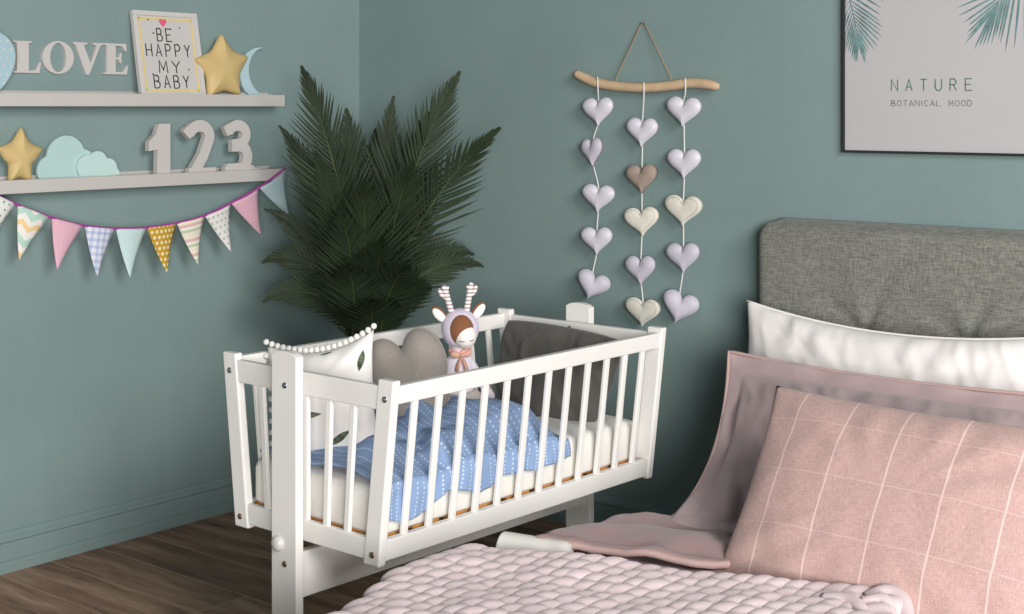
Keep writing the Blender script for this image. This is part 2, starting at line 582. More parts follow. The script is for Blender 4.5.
def heart_outline(w, h, n=64, ):
    pts = []
    for i in range(n):
        t = 2 * math.pi * i / n
        x = 16 * math.sin(t) ** 3; y = 13 * math.cos(t) - 5 * math.cos(2 * t) - 2 * math.cos(3 * t) - math.cos(4 * t)
        pts.append((x / 32 * w, (y + 2.5) / 29 * h))
    return pts


def star_outline(R, r, n=5, rnd=.16, per=8):
    """star with rounded arm tips"""
    base = []
    for k in range(2 * n):
        a = math.pi / 2 + math.pi * k / n
        q = R if k % 2 == 0 else r
        base.append(V((q * math.cos(a), q * math.sin(a))))
    out = []
    m = len(base)
    for i in range(m):
        p0, p1, p2 = base[i - 1], base[i], base[(i + 1) % m]
        f = rnd if i % 2 == 0 else rnd * 1.6
        a = p1.lerp(p0, f); c = p1.lerp(p2, f)
        for k in range(per + 1):
            t = k / per
            q = a.lerp(p1, t).lerp(p1.lerp(c, t), t)
            out.append((q.x, q.y))
    return out


def lerp_path(pts, n):
    """Catmull-Rom through points"""
    P = [V(p) for p in pts]; out = []
    m = len(P)
    for i in range(m - 1):
        p0, p1, p2, p3 = P[max(i - 1, 0)], P[i], P[i + 1], P[min(i + 2, m - 1)]
        for k in range(n):
            t = k / n
            out.append(.5 * ((2 * p1) + (p2 - p0) * t + (2 * p0 - 5 * p1 + 4 * p2 - p3) * t * t + (3 * p1 - p0 - 3 * p2 + p3) * t ** 3))
    out.append(P[-1])
    return out


# stroke alphabet in a unit box, for the printed lettering
def arc(cx, cy, rx, ry, a0, a1, n=10):
    return [(cx + rx * math.cos(math.radians(a0 + (a1 - a0) * i / n)), cy + ry * math.sin(math.radians(a0 + (a1 - a0) * i / n))) for i in range(n + 1)]


GL = {
    'A': [[(0, 0), (.5, 1), (1, 0)], [(.18, .34), (.82, .34)]],
    'B': [[(0, 0), (0, 1)], [(0, 1), (.5, 1)] + arc(.5, .77, .35, .23, 90, -90) + [(0, .54)], [(0, .54), (.55, .54)] + arc(.55, .27, .4, .27, 90, -90) + [(0, 0)]],
    'C': [arc(.55, .5, .5, .5, 50, 310, 16)],
    'D': [[(0, 0), (0, 1), (.4, 1)] + arc(.4, .5, .55, .5, 90, -90) + [(0, 0)]],
    'E': [[(1, 1), (0, 1), (0, 0), (1, 0)], [(0, .52), (.8, .52)]],
    'H': [[(0, 0), (0, 1)], [(1, 0), (1, 1)], [(0, .5), (1, .5)]],
    'I': [[(.5, 0), (.5, 1)]],
    'L': [[(0, 1), (0, 0), (1, 0)]],
    'M': [[(0, 0), (.08, 1), (.5, .25), (.92, 1), (1, 0)]],
    'N': [[(0, 0), (0, 1), (1, 0), (1, 1)]],
    'O': [arc(.5, .5, .5, .5, 90, 450, 24)],
    'P': [[(0, 0), (0, 1)], [(0, 1), (.5, 1)] + arc(.5, .74, .4, .26, 90, -90) + [(0, .48)]],
    'R': [[(0, 0), (0, 1)], [(0, 1), (.5, 1)] + arc(.5, .75, .4, .25, 90, -90) + [(0, .5)], [(.45, .5), (1, 0)]],
    'T': [[(0, 1), (1, 1)], [(.5, 1), (.5, 0)]],
    'U': [[(0, 1), (0, .4)] + arc(.5, .4, .5, .4, 180, 360) + [(1, 1)]],
    'Y': [[(0, 1), (.5, .5), (1, 1)], [(.5, .5), (.5, 0)]],
}


def write(b, text, fn, x, y, lw, h, gap, sw, d0, d1):
    for ch in text:
        if ch == ' ':
            x += lw + gap; continue
        w = lw * (.25 if ch == 'I' else 1)
        for st in GL[ch]:
            b.ribbon([(x + p[0] * w, y + p[1] * h) for p in st], sw, fn, d0, d1)
        x += w + gap
    return x


# ------------------------------------------------------------------ the room
b = B().box(XL - .12, 1.9, -1.2, YB + .12, -.06, 0); struct('floor', b, M['floor'])
b = B().box(XL - .12, XL, -1.2, YB + .12, 0, 2.7); struct('wall_left', b, M['wall'])
b = B().box(XL, 1.9, YB, YB + .12, 0, 2.7); struct('wall_back', b, M['wall'])
prof = [(0, 0), (.022, 0), (.022, .028), (.020, .034), (.014, .038), (.014, .086), (.011, .090), (.016, .096), (.015, .104), (.008, .112), (.004, .122), (0, .124)]
b = B()
n = len(prof)
b.add([(XL + a, -1.2, z) for a, z in prof] + [(XL + a, YB, z) for a, z in prof],
      [tuple(range(n))[::-1], tuple(range(n, 2 * n))] + [(i, (i + 1) % n, n + (i + 1) % n, n + i) for i in range(n)], flat=True)
struct('baseboard_left', b, M['wall'])
b = B()
b.add([(XL + .023, YB - a, z) for a, z in prof] + [(1.9, YB - a, z) for a, z in prof],
      [tuple(range(n))[::-1], tuple(range(n, 2 * n))] + [(i, (i + 1) % n, n + (i + 1) % n, n + i) for i in range(n)], flat=True)
struct('baseboard_back', b, M['wall'])

# ------------------------------------------------------------------ shelves on the left wall
SD = .10
SY1 = at_x(285, 100, XL + SD).y
def shelf(z0, z1, label):
    t = thing('wall_shelf', (XL, 2.6, z0), label, 'shelf', 'white shelves on the teal wall')
    build('board', B().box(XL, XL + SD - .012, 1.2, SY1, z0, z0 + .026), M['shelf'], t, bevel=.0015)
    build('front_lip', B().box(XL + SD - .0118, XL + SD, 1.2, SY1, z0, z1), M['shelf'], t, bevel=.0015)
    build('back_lip', B().box(XL, XL + .012, 1.2, SY1, z0 + .0262, z1 + .008), M['shelf'], t, bevel=.0015)
    return t
shelf(1.452, 1.494, 'upper white picture ledge under the letters, holding the framed print')
shelf(1.184, 1.226, 'lower white picture ledge holding the cloud and the numbers, bunting below it')
U_TOP, L_TOP = 1.452 + .0262, 1.184 + .0262
XS = XL + SD - .05     # middle line of things standing on the ledges


def wallfn(px, py, X, tilt=0):
    """frame facing the room from the left wall; a runs along +Y, b up, c towards the room"""
    return frame(at_x(px, py, X), (0, 1, 0), (0, 0, 1), (1, 0, 0))


# LOVE letters on the wall
LX = XL
def lovebox(x0, x1):
    p0 = at_x(x0, 73, LX + .01); p1 = at_x(x1, 73, LX + .01)
    return p0.y, p1.y
def letter(ch, polys, x0, x1, y0, y1, lab):
    a0, a1 = lovebox(x0, x1)
    zb = at_x((x0 + x1) / 2, y1, LX + .01).z; zt = at_x((x0 + x1) / 2, y0, LX + .01).z
    fn = lambda a, bb, c: V((LX + c, a0 + (a1 - a0) * a, zb + (zt - zb) * bb))
    b = B()
    for p in polys:
        if p[0] == 'ring':
            _, ro, ri = p
            N = 40
            for side in range(N):
                q = []
                for k in (side, side + 1):
                    t = 2 * math.pi * k / N
                    q.append(((.5 + ro[0] * math.cos(t), .5 + ro[1] * math.sin(t)), (.5 + ri[0] * math.cos(t), .5 + ri[1] * math.sin(t))))
                (o0, i0), (o1, i1) = q
                b.add([fn(*o0, 0), fn(*o1, 0), fn(*i1, 0), fn(*i0, 0), fn(*o0, .012), fn(*o1, .012), fn(*i1, .012), fn(*i0, .012)],
                      [(3, 2, 1, 0), (4, 5, 6, 7), (0, 1, 5, 4), (2, 3, 7, 6)], flat=True)
        else:
            b.extrude(p, fn, 0, .012)
    o = build('letter', b, M['letter'], origin=(LX, a0, zb), bevel=0 if ch == 'O' else .001, weld=1e-4 if ch == 'O' else 0)
    tag(o, lab, 'letter', 'white letters on the wall')
L_ = [(0, 0), (.94, 0), (1, .34), (.93, .34), (.8, .1), (.56, .08), (.56, .93), (.68, .95), (.68, 1), (0, 1), (0, .95), (.14, .93), (.14, .07), (0, .05)]
V_ = [(.43, 0), (.53, 0), (.9, .9), (1, .94), (1, 1), (.66, 1), (.66, .94), (.78, .91), (.58, .36), (.36, .91), (.47, .94), (.47, 1), (0, 1), (0, .94), (.08, .9)]
E_ = [(0, 0), (.95, 0), (1, .3), (.94, .3), (.8, .1), (.5, .08), (.5, .47), (.62, .49), (.67, .36), (.73, .36), (.73, .7), (.67, .7), (.62, .57), (.5, .55), (.5, .92), (.76, .91), (.88, .75), (.94, .75), (.92, 1), (0, 1), (0, .95), (.14, .92), (.14, .08), (0, .05)]
letter('L', [L_], 13, 41, 41, 73, 'white serif letter L on the teal wall, first letter above the upper shelf')
letter('O', [('ring', (.5, .5), (.25, .44))], 42, 73.5, 41, 74, 'white round letter O on the teal wall between L and V')
letter('V', [V_], 73, 103, 42.5, 75, 'white serif letter V on the teal wall between O and E')
letter('E', [E_], 103, 128, 43.5, 74.5, 'white serif letter E on the teal wall beside the framed print')

# framed print leaning on the upper shelf
fz = U_TOP
pb0 = at_x(142.5, 95, XL + .075); pb1 = at_x(207, 95, XL + .075)
wid = pb1.y - pb0.y
lean = V((-.055, 0, .30)).normalized()
nrm = V((.30, 0, .055)).normalized()
pr = thing('framed_print', (XL + .075, (pb0.y + pb1.y) / 2, fz), 'white framed nursery print with black lettering leaning on the upper shelf', 'picture')
hgt = (at_x(165, 13, XL + .02).z - fz) / lean.z
fn = frame((XL + .07, (pb0.y + pb1.y) / 2 - .004, fz + .003), (0, 1, 0), lean, nrm)
b = B(); w2 = wid / 2; bw = .017
for q in ([(-w2, 0), (w2, 0), (w2, bw), (-w2, bw)], [(-w2, hgt - bw), (w2, hgt - bw), (w2, hgt), (-w2, hgt)],
          [(-w2, bw), (-w2 + bw, bw), (-w2 + bw, hgt - bw), (-w2, hgt - bw)], [(w2 - bw, bw), (w2, bw), (w2, hgt - bw), (w2 - bw, hgt - bw)]):
    b.extrude(q, fn, -.009, .009)
build('picture_frame', b, M['frame_white'], pr, bevel=.0012)
b = B().extrude([(-w2 + bw, bw), (w2 - bw, bw), (w2 - bw, hgt - bw), (-w2 + bw, hgt - bw)], fn, -.006, .003)
pp = build('paper_print', b, M['paper'], pr)
b = B(); e = bw + .006; d0, d1 = .003, .0037; ye = .006
for q in ([(-w2 + e, e), (w2 - e, e), (w2 - e, e + ye), (-w2 + e, e + ye)], [(-w2 + e, hgt - e - ye), (w2 - e, hgt - e - ye), (w2 - e, hgt - e), (-w2 + e, hgt - e)],
          [(-w2 + e, e), (-w2 + e + ye, e), (-w2 + e + ye, hgt - e), (-w2 + e, hgt - e)], [(w2 - e - ye, e), (w2 - e, e), (w2 - e, hgt - e), (w2 - e - ye, hgt - e)]):
    b.extrude(q, fn, d0, d1)
build('yellow_border', b, M['yellow_ink'], pp)
b = B()
H_ = hgt
def wl(text, cx, y, lw, h, gap):
    tot = len(text) * lw + (len(text) - 1) * gap
    b = B(); write(b, text, fn, cx - tot / 2, y, lw, h, gap, .0036, .003, .0042)
    build('word_lettering', b, M['ink'], pp)
wl('BE', -.012, H_ * .655, .022, H_ * .145, .016)
wl('HAPPY', -.002, H_ * .475, .0225, H_ * .145, .0175)
wl('MY', -.004, H_ * .285, .034, H_ * .14, .02)
wl('BABY', -.002, H_ * .11, .0235, H_ * .145, .017)
for sx, sy in ((-.08, .9), (.063, .82), (-.062, .745), (-.085, .27), (.085, .33), (-.045, .045), (.02, .80)):
    b = B(); b.extrude([(sx * .9 + .003 * math.cos(k * 1.05), sy * H_ + .003 * math.sin(k * 1.05)) for k in range(6)], fn, .003, .0042); build('speckle', b, M['ink'], pp)
b = B().extrude([(x - .012, y + H_ * .865) for x, y in heart_outline(.03, .03, 32)], fn, .003, .0042)
build('pink_heart', b, M['pink_ink'], pp)

# puffy star and crescent on the upper shelf
sfn = frame((XL + .056, at_x(223, 70, XL + .06).y, U_TOP + .106), V((0, math.cos(.06), math.sin(.06))), V((0, -math.sin(.06), math.cos(.06))), (1, 0, 0))
b = B().inflate(star_outline(.131, .080), sfn, .034, 8, power=.6)
zmin = min(p.z for p in b.v)
for p in b.v:
    p.z += U_TOP + .001 - zmin
o = build('star_ornament', b, M['yellow_star'], origin=(XL + .056, at_x(223, 70, XL + .06).y, U_TOP), weld=1e-5)
sm = o.modifiers.new('smooth', 'SMOOTH'); sm.factor = .5; sm.iterations = 10
tag(o, 'large puffy yellow star standing on the upper shelf beside the framed print', 'star')
mc = at_x(259, 71, XL + .02)
b = B()
R1 = .094; out = []
for k in range(41):
    a = math.radians(72 + (288 - 72) * k / 40)
    out.append((R1 * math.cos(a), R1 * math.sin(a)))
tipU, tipL = out[0], out[-1]
for k in range(1, 40):
    a = math.radians(292 - (292 - 68) * k / 40)
    r2 = .083
    out.append((.026 + r2 * math.cos(a) * .93, r2 * math.sin(a) * 1.04))
ca, sa = math.cos(.26), math.sin(.26)
out = [(x * ca - y * sa, x * sa + y * ca) for x, y in out]
b.extrude(out, frame((XL + .014, mc.y, U_TOP + .001 - min(q[1] for q in out)), (0, 1, 0), (0, 0, 1), (1, 0, 0)), 0, .012)
o = build('crescent_moon', b, M['moon'], origin=(XL + .014, mc.y, U_TOP), bevel=.001)
tag(o, 'pale blue crescent moon standing behind the large yellow star', 'moon')
# pale blue dotted plaque at the photo's left edge
c0 = at_x(-17, 66, XL + .06)
t = thing('wooden_plaque', (XL + .05, c0.y, U_TOP), 'pale blue rounded plaque with white dots at the left end of upper shelf', 'ornament')
out = []
for k in range(48):
    a = 2 * math.pi * k / 48
    y = .105 * math.sin(a); x = .105 * math.cos(a) * (1 + .22 * math.sin(a))
    out.append((x, y + .105))
fnp = frame((XL + .05, c0.y, U_TOP + .001), (0, 1, 0), (0, 0, 1), (1, 0, 0))
pl = build('plaque_body', B().extrude(out, fnp, 0, .016), M['dots_blue_plaque'], t, bevel=.002)
b = B()
for i in range(-4, 5):
    for j in range(8):
        x, y = i * .026 + (j % 2) * .013, .018 + j * .026
        dx = x / (1 + .22 * (y - .105) / .105)
        if (dx / .098) ** 2 + ((y - .105) / .098) ** 2 < 1:
            b.extrude([(x + .0042 * math.cos(q * .785), y + .0042 * math.sin(q * .785)) for q in range(8)], fnp, .016, .0168)
build('white_dots', b, M['frame_white'], t, label='white dots')

# lower shelf: small star, cloud, numbers
y0 = at_x(20, 158, XS).y
sfn = frame((XS, y0, L_TOP + .09), (0, math.cos(-.03), math.sin(-.03)), (0, -math.sin(-.03), math.cos(-.03)), (1, 0, 0))
b = B().inflate(star_outline(.088, .052, rnd=.2), sfn, .028, 8, power=.6)
for p in b.v:      # the two lower arms are drawn in so the star stands tall
    if p.z < L_TOP + .08:
        p.y = y0 + (p.y - y0) * .8
zmin = min(p.z for p in b.v); zmax = max(p.z for p in b.v)
for p in b.v:
    p.z = L_TOP + .001 + (p.z - zmin) * .178 / (zmax - zmin)
o = build('star_ornament', b, M['yellow_star'], origin=(XS, y0, L_TOP), weld=1e-5)
sm = o.modifiers.new('smooth', 'SMOOTH'); sm.factor = .5; sm.iterations = 8
tag(o, 'small puffy yellow star on the lower shelf left of the cloud', 'star')


def circles_outline(cs, c0, n=110, ymin=0):
    out = []
    for k in range(n):
        a = 2 * math.pi * k / n; d = V((math.cos(a), math.sin(a))); best = 0
        for cx, cy, r in cs:
            m = V((c0[0] - cx, c0[1] - cy)); bq = m.dot(d); cq = m.dot(m) - r * r
            disc = bq * bq - cq
            if disc > 0:
                best = max(best, -bq + math.sqrt(disc))
        if d.y < 0:
            best = min(best, (c0[1] - ymin) / -d.y)
        p = (c0[0] + d.x * best, c0[1] + d.y * best)
        out.append(p)
    return out


yc = at_x(80, 160, XS).y
t = thing('cloud_ornament', (XS - .02, yc, L_TOP), 'pale mint wooden cloud standing on the lower shelf between star and numbers', 'cloud')
fnc = frame((XS - .02, yc, L_TOP + .001), (0, 1, 0), (0, 0, 1), (1, 0, 0))
k = .00405
back = [((cx - 80) * k, (180 - cy) * k * .9, r * k) for cx, cy, r in ((70, 159, 17.5), (56, 170, 12), (84, 166, 13), (75, 172, 18))]
b = B().extrude(circles_outline(back, (-.03, .045)), fnc, -.006, .006)
build('rear_cloud', b, M['mint'], t, bevel=.001)
fr_ = [((cx - 80) * k, (180 - cy) * k * .9, r * k) for cx, cy, r in ((88, 168, 10), (97, 164.5, 9.5), (107, 170, 8.5), (113, 175, 5), (92, 176, 12))]
b = B().extrude(circles_outline(fr_, (.06, .03)), fnc, .0065, .018)
build('front_cloud', b, M['mint_light'], t, bevel=.001, label='lighter small front cloud')


def digit(name_ch, x0, x1, ytop, polys, ribs, lab):
    p0 = at_x(x0, 174, XS + .015); p1 = at_x(x1, 174, XS + .015)
    ht = at_x((x0 + x1) / 2, ytop, XS + .015).z - L_TOP
    W = p1.y - p0.y
    fn = lambda a, bb, c: V((XS + .004 + c, p0.y + a * W, L_TOP + .001 + bb * ht))
    b = B()
    for p in polys:
        b.extrude(p, fn, .0004, .0216)
    for ri, (path, w) in enumerate(ribs):
        # constant width in real units: scale path first
        f2 = lambda a, bb, c: V((XS + .004 + c, p0.y + a, L_TOP + .001 + bb))
        b.ribbon([(a * W, q * ht) for a, q in path], w * 1.12, f2, -.0006 * ri, .022 + .0006 * ri)
    o = build('number', b, M['letter'], origin=(XS, (p0.y + p1.y) / 2, L_TOP))
    tag(o, lab, 'number', 'white numbers on the lower shelf')


digit('1', 147, 168.5, 124, [[(.36, 0), (1, 0), (1, 1), (.46, 1), (.30, .80), (0, .68), (0, .50), (.40, .52)]], [],
      'white wooden number 1 standing on the lower shelf beside the cloud')
pth2 = [(.02, .80)] + arc(.46, .715, .32, .2, 165, 0, 14) + [(.66, .5), (.3, .14), (.26, .07), (.93, .07)]
digit('2', 184, 214, 121, [[(0.08, 0), (1, 0), (1, .15), (.1, .15)]],
      [([(.02, .74), (.10, .80)] + arc(.46, .72, .33, .19, 150, -20, 14) + [(.58, .36), (.26, .05)], .036)],
      'white wooden number 2 standing on the lower shelf between 1 and 3')
digit('3', 223, 258, 121, [[(0, 0), (1, 0), (1, .11), (.86, .11), (.8, .16), (.0, .16)]],
      [([(.02, .80), (.10, .84)] + arc(.36, .74, .25, .175, 145, -75, 14) + [(.2, .55)], .034),
       ([(.2, .53), (.36, .53)] + arc(.40, .32, .25, .215, 85, -90, 14) + [(.05, .10)], .036)],
      'white wooden number 3 standing near the right end of the lower shelf')

# bunting under the lower shelf
XBN = XL + SD + .006
cordpx = [(-22, 187), (0, 197), (18, 205), (50, 217), (83, 225.5), (115, 228.5), (147, 227.5), (177, 223), (205, 215.5), (231, 203), (259, 187.5), (285, 168.5)]
bt = thing('bunting_garland', at_x(130, 228, XBN), 'fabric bunting of patterned triangle flags on a magenta cord under lower shelf', 'bunting')
b = B().tube(lerp_path([at_x(x, y, XBN) for x, y in cordpx], 6), .0042, 8)
build('cord', b, M['cord'], bt, label='magenta cord')
flags = [((-16, 190), (15.5, 204), (-9, 238), 'flag_speckle', 'white flag with green specks'),
         ((18, 205), (49, 217.5), (17, 260), 'flag_chevron', 'yellow and mint chevron flag'),
         ((52, 218), (83, 226), (55, 270), 'flag_pink', 'plain pink flag near the left'),
         ((85, 226.5), (114.5, 229), (95, 277), 'flag_plaid', 'lilac plaid flag'),
         ((116, 229), (146, 228.5), (128, 278), 'flag_mint', 'plain mint flag'),
         ((147, 228), (176, 224), (165, 273), 'flag_mustard', 'mustard dotted flag'),
         ((177, 223.5), (204, 216.5), (196, 265), 'flag_stripes', 'pink and green striped flag'),
         ((205, 216), (230, 204.5), (229, 252), 'flag_dots', 'white flag with grey dots'),
         ((231.5, 203.5), (258, 189), (259, 235), 'flag_pink', 'plain pink flag near the right'),
         ((259.5, 188), (284, 172), (287, 216), 'flag_pale_blue', 'pale blue flag at the right end')]
for a_, b_, c_, m_, lab in flags:
    A, Bp, Cp = (at_x(*q, XBN) for q in (a_, b_, c_))
    b = B(); NU, NV = 6, 12; vs = []; uvs = []; fs = []
    for off in (.0012, -.0012):
        for j in range(NV + 1):
            t_ = j / NV * .985
            for i in range(NU + 1):
                s_ = i / NU
                p = A.lerp(Bp, s_).lerp(Cp, t_)
                bulge = .010 * math.sin(math.pi * s_) * (1 - t_) ** .7 + .012 * t_ * t_ - .004 * math.sin(t_ * 3)
                vs.append(p + V((off + bulge, 0, 0)))
                uvs.append((s_ * (1 - t_) + .5 * t_, 1 - t_))
    st = NU + 1; o2 = st * (NV + 1)
    for j in range(NV):
        for i in range(NU):
            q = (j * st + i, j * st + i + 1, (j + 1) * st + i + 1, (j + 1) * st + i)
            fs.append(q[::-1]); fs.append(tuple(k + o2 for k in q))
    rim = [i for i in range(NU)] + [j * st + NU for j in range(NV)] + [NV * st + i for i in range(NU, 0, -1)] + [j * st for j in range(NV, 0, -1)]
    for q in range(len(rim)):
        a, c = rim[q], rim[(q + 1) % len(rim)]
        fs.append((a, c, c + o2, a + o2))
    b.add(vs, fs, uvs)
    build('flag', b, M[m_], bt, label=lab)

# ------------------------------------------------------------------ wall hanging of hearts
YH = YB - .035
wh = thing('heart_wall_hanging', at_y(645, 88, YH), 'wall hanging of stuffed hearts on three strings below a driftwood branch', 'wall hanging')
br_px = [(576, 73.5, 4), (586, 78.5, 5), (598, 83, 5), (620, 86.5, 5), (645, 87.5, 5), (668, 86, 5), (690, 83, 5), (706, 84, 5), (715, 86, 4.3), (719, 86.5, 2.5)]
pts = lerp_path([at_y(x, y, YH) for x, y, r in br_px], 4)
rr = []
for i in range(len(pts)):
    q = i / (len(pts) - 1) * (len(br_px) - 1); k = min(int(q), len(br_px) - 2)
    rr.append((br_px[k][2] * (1 - q + k) + br_px[k + 1][2] * (q - k)) / 300)
build('branch', B().tube(pts, rr, 12), M['branch'], wh, label='bare driftwood branch')
apex = at_y(643, 23, YB - .006)
b = B().tube([at_y(616, 88, YH), at_y(616, 79, YH), apex + V((-.012, 0, -.01)), apex], .0022, 6)
b.tube([at_y(671, 87, YH), at_y(671, 78, YH), apex + V((.012, 0, -.01)), apex], .0022, 6)
build('hanging_cord', b, M['twine'], wh)
build('wall_nail', B().tube([apex + V((0, .006, 0)), apex + V((0, -.012, 0))], .003, 8), M['metal'], wh)
# strings: top px, then hearts (x, y, width px, height px, material, yaw, roll)
strings = [
    ((597.5, 77), [(598.5, 112, 32, 29, 'lilac', 0, 2), (593, 152.5, 26, 29, 'lilac_dark', -12, 6), (598.5, 198.5, 32, 28, 'lilac', 5, -3), (597, 241, 31, 28, 'lilac', 5, 2), (592.5, 286, 29, 29, 'lilac_dark', 25, -20)]),
    ((643.5, 82), [(642.5, 132.5, 31, 29, 'lilac', 0, -2), (642, 179, 31, 29, 'taupe', 0, 3), (642, 222, 32, 29, 'cream', 8, 5), (641, 270.5, 30, 29, 'lilac_dark', 0, 3), (643, 312.5, 35, 28, 'cream', 0, -2)]),
    ((685, 78), [(684, 112, 33, 29, 'lilac', 0, -4), (684.5, 164, 32, 29, 'lilac', 0, 0), (683.5, 211, 36, 30, 'cream', 0, -2), (683.5, 258, 31, 29, 'lilac_dark', 3, 3), (679.5, 308, 30, 31, 'lilac_dark', 22, -16)])]
for top, hs in strings:
    pth = [at_y(top[0], top[1], YH - .016), at_y(top[0] + .5, top[1] + 14, YH - .016)]
    ring_top = at_y(top[0], top[1] - 1, YH)
    for x, y, *_ in hs:
        pth.append(at_y(x, y - 12, YH)); pth.append(at_y(x, y + 10, YH))
    pth[-1] = at_y(hs[-1][0], hs[-1][1] + 4, YH)
    b = B().tube(lerp_path(pth, 3), .0024, 6)
    so = build('string', b, M['white_string'], wh)
    for x, y, w, h, m_, yaw, roll in hs:
        c = at_y(x, y, YH - .004)
        ry = math.radians(yaw); rl = math.radians(roll)
        ux = V((math.cos(ry), -math.sin(ry) * .35, 0)) if False else V((math.cos(ry), math.sin(ry), 0))
        un = V((math.sin(ry), -math.cos(ry), 0)); uy = V((0, 0, 1))
        ux2 = ux * math.cos(rl) + uy * math.sin(rl); uy2 = -ux * math.sin(rl) + uy * math.cos(rl)
        fl = m_ == 'cream'
        b = B().inflate(heart_outline(w / 250, h / 298), frame(c, ux2, uy2, un), .012 if fl else .019, 7, center=(0, .012), power=.42 if fl else .5, wob=.0015, seed=x * .1, rim=.0012)
        ymax = max(p.y for p in b.v)
        if ymax > YB - .003:
            for p in b.v:
                p.y -= ymax - (YB - .003)
        ho = build('heart', b, M[m_], so, weld=1e-5, label={'cream': 'flat cream felt heart with stitched edge', 'taupe': 'taupe brown stuffed heart', 'lilac': None, 'lilac_dark': None}[m_])
        if fl:
            pts = [frame(c, ux2, uy2, un)(p[0] * .84, p[1] * .84 + .001, .0112) for p in heart_outline(w / 250, h / 298, 48)]
            b.v[0:0] = []
            sb = B()
            for k in range(0, 48):
                a, d = pts[k], pts[(k + 1) % 48]
                sb.tube([a, a.lerp(d, .75)], .0007, 5)
            dy = (ymax - (YB - .003)) if ymax > YB - .003 else 0
            for p in sb.v:
                p.y -= dy
            # sub-parts stop at this level, so the stitching belongs to the heart's own mesh
            me = ho.data; base = [tuple(v.co) for v in me.vertices]; fcs = [tuple(p.vertices) for p in me.polygons]
            o_ = OFF[ho]; nb = len(base); nf = len(fcs)
            nm = bpy.data.meshes.new('heart')
            nm.from_pydata(base + [tuple(p - o_) for p in sb.v], [], fcs + [tuple(i + nb for i in f) for f in sb.f])
            nm.materials.append(M['cream']); nm.materials.append(M['seam'])
            for i, p in enumerate(nm.polygons):
                p.use_smooth = True; p.material_index = 1 if i >= nf else 0
            ho.data = nm

# ------------------------------------------------------------------ botanical poster
PYF = YB - .022
x0 = at_y(841.5, 100, PYF).x; zb = at_y(842, 152.5, PYF).z; x1 = x0 + .58; zt = zb + .80
po = thing('botanical_poster', ((x0 + x1) / 2, YB, zb), 'framed botanical poster with green palm leaves hanging above the headboard', 'poster')
fnq = frame((x0, YB - .001, zb), (1, 0, 0), (0, 0, 1), (0, -1, 0))
PW, PH = x1 - x0, zt - zb; q_ = .0075
b = B()
for q in ([(0, 0), (PW, 0), (PW, q_), (0, q_)], [(0, PH - q_), (PW, PH - q_), (PW, PH), (0, PH)], [(0, q_), (q_, q_), (q_, PH - q_), (0, PH - q_)], [(PW - q_, q_), (PW, q_), (PW, PH - q_), (PW - q_, PH - q_)]):
    b.extrude(q, fnq, 0, .02)
build('picture_frame', b, M['black_frame'], po, bevel=.001, label='thin black frame')
pa = build('paper_print', B().extrude([(q_, q_), (PW - q_, q_), (PW - q_, PH - q_), (q_, PH - q_)], fnq, .002, .012), M['poster'], po)
def pq(px, py):
    p = at_y(px, py, YB - .013); return p.x - x0, p.z - zb
b = B(); xa, za = pq(891.5, 91); xb, zb2 = pq(972, 91)
lw = .0195; gap = (xb - xa - 6 * lw) / 5
hN = pq(930, 79)[1] - pq(930, 90.5)[1]
for ch in 'NATURE':
    b = B(); xa = write(b, ch, fnq, xa, za, lw, hN, gap, .0032, .012, .0127)
    build('title_letter', b, M['green_ink'], pa, label='green title letter')
b = B(); xa, za = pq(891.5, 106); lw = .0125; gap = (xb - xa - 13.25 * lw) / 13
xe = write(b, 'BOTANICAL', fnq, xa, za, lw, .016, gap, .0022, .012, .0127)
build('subtitle_lettering', b, M['grey_ink'], pa, label='small grey lettering')
b = B(); write(b, 'MOOD', fnq, xe + lw + gap, za, lw, .016, gap, .0022, .012, .0127)
build('subtitle_lettering', b, M['grey_ink'], pa, label='small grey lettering')


def printed_leaf(stem, side_len, nl, mat, wid=.007, spread=(70, 25)):
    b = B(); P = lerp_path([V((*pq(*s), 0)) for s in stem], 8)
    n = len(P)
    b.ribbon([(p.x, p.y) for p in P], .003, fnq, .012, .0125)
    for k in range(nl):
        t_ = .03 + .97 * k / (nl - 1); i = min(int(t_ * (n - 1)), n - 2)
        p = P[i].lerp(P[i + 1], t_ * (n - 1) - i); d = (P[i + 1] - P[i]).normalized()
        an = math.radians(spread[0] + (spread[1] - spread[0]) * t_)
        for sg in (1, -1):
            dd = V((d.x * math.cos(an) - sg * d.y * math.sin(an), sg * d.x * math.sin(an) + d.y * math.cos(an)))
            ln = side_len * (.75 + .35 * math.sin(math.pi * min(1, t_ * 1.1 + .1))) * random.uniform(.88, 1.08) * (1 - .35 * t_)
            nn = V((-dd.y, dd.x)); p2 = V((p.x, p.y))
            poly = []
            for a, w in ((0, .2), (.25, .9), (.55, 1), (.85, .55), (1, .05)):
                poly.append(p2 + dd * ln * a + nn * wid / 2 * w)
            for a, w in ((1, -.05), (.85, -.55), (.55, -1), (.25, -.9), (0, -.2)):
                poly.append(p2 + dd * ln * a + nn * wid / 2 * w)
            poly = [(min(PW - q_ - .001, max(q_ + .001, v.x)), min(PH - q_ - .001, v.y)) for v in poly]
            b.extrude(poly, fnq, .012, .0124 + .00008 * (k % 5) + (.0003 if sg > 0 else 0))
    return b
build('left_leaf_print', printed_leaf([(846, -30), (850, 0), (855, 22), (858, 42)], .14, 17, None, .0056, (62, 12)), M['leaf_ink'], pa)
build('right_leaf_print', printed_leaf([(1050, -62), (1030, -36), (1008, -12), (992, 12)], .225, 17, None, .0062, (66, 8)), M['leaf_ink'], pa)
build('small_leaf_print', printed_leaf([(900, -48), (898, -30), (896, -14)], .085, 11, None, .0036, (70, 20)), M['brown_ink'], pa)

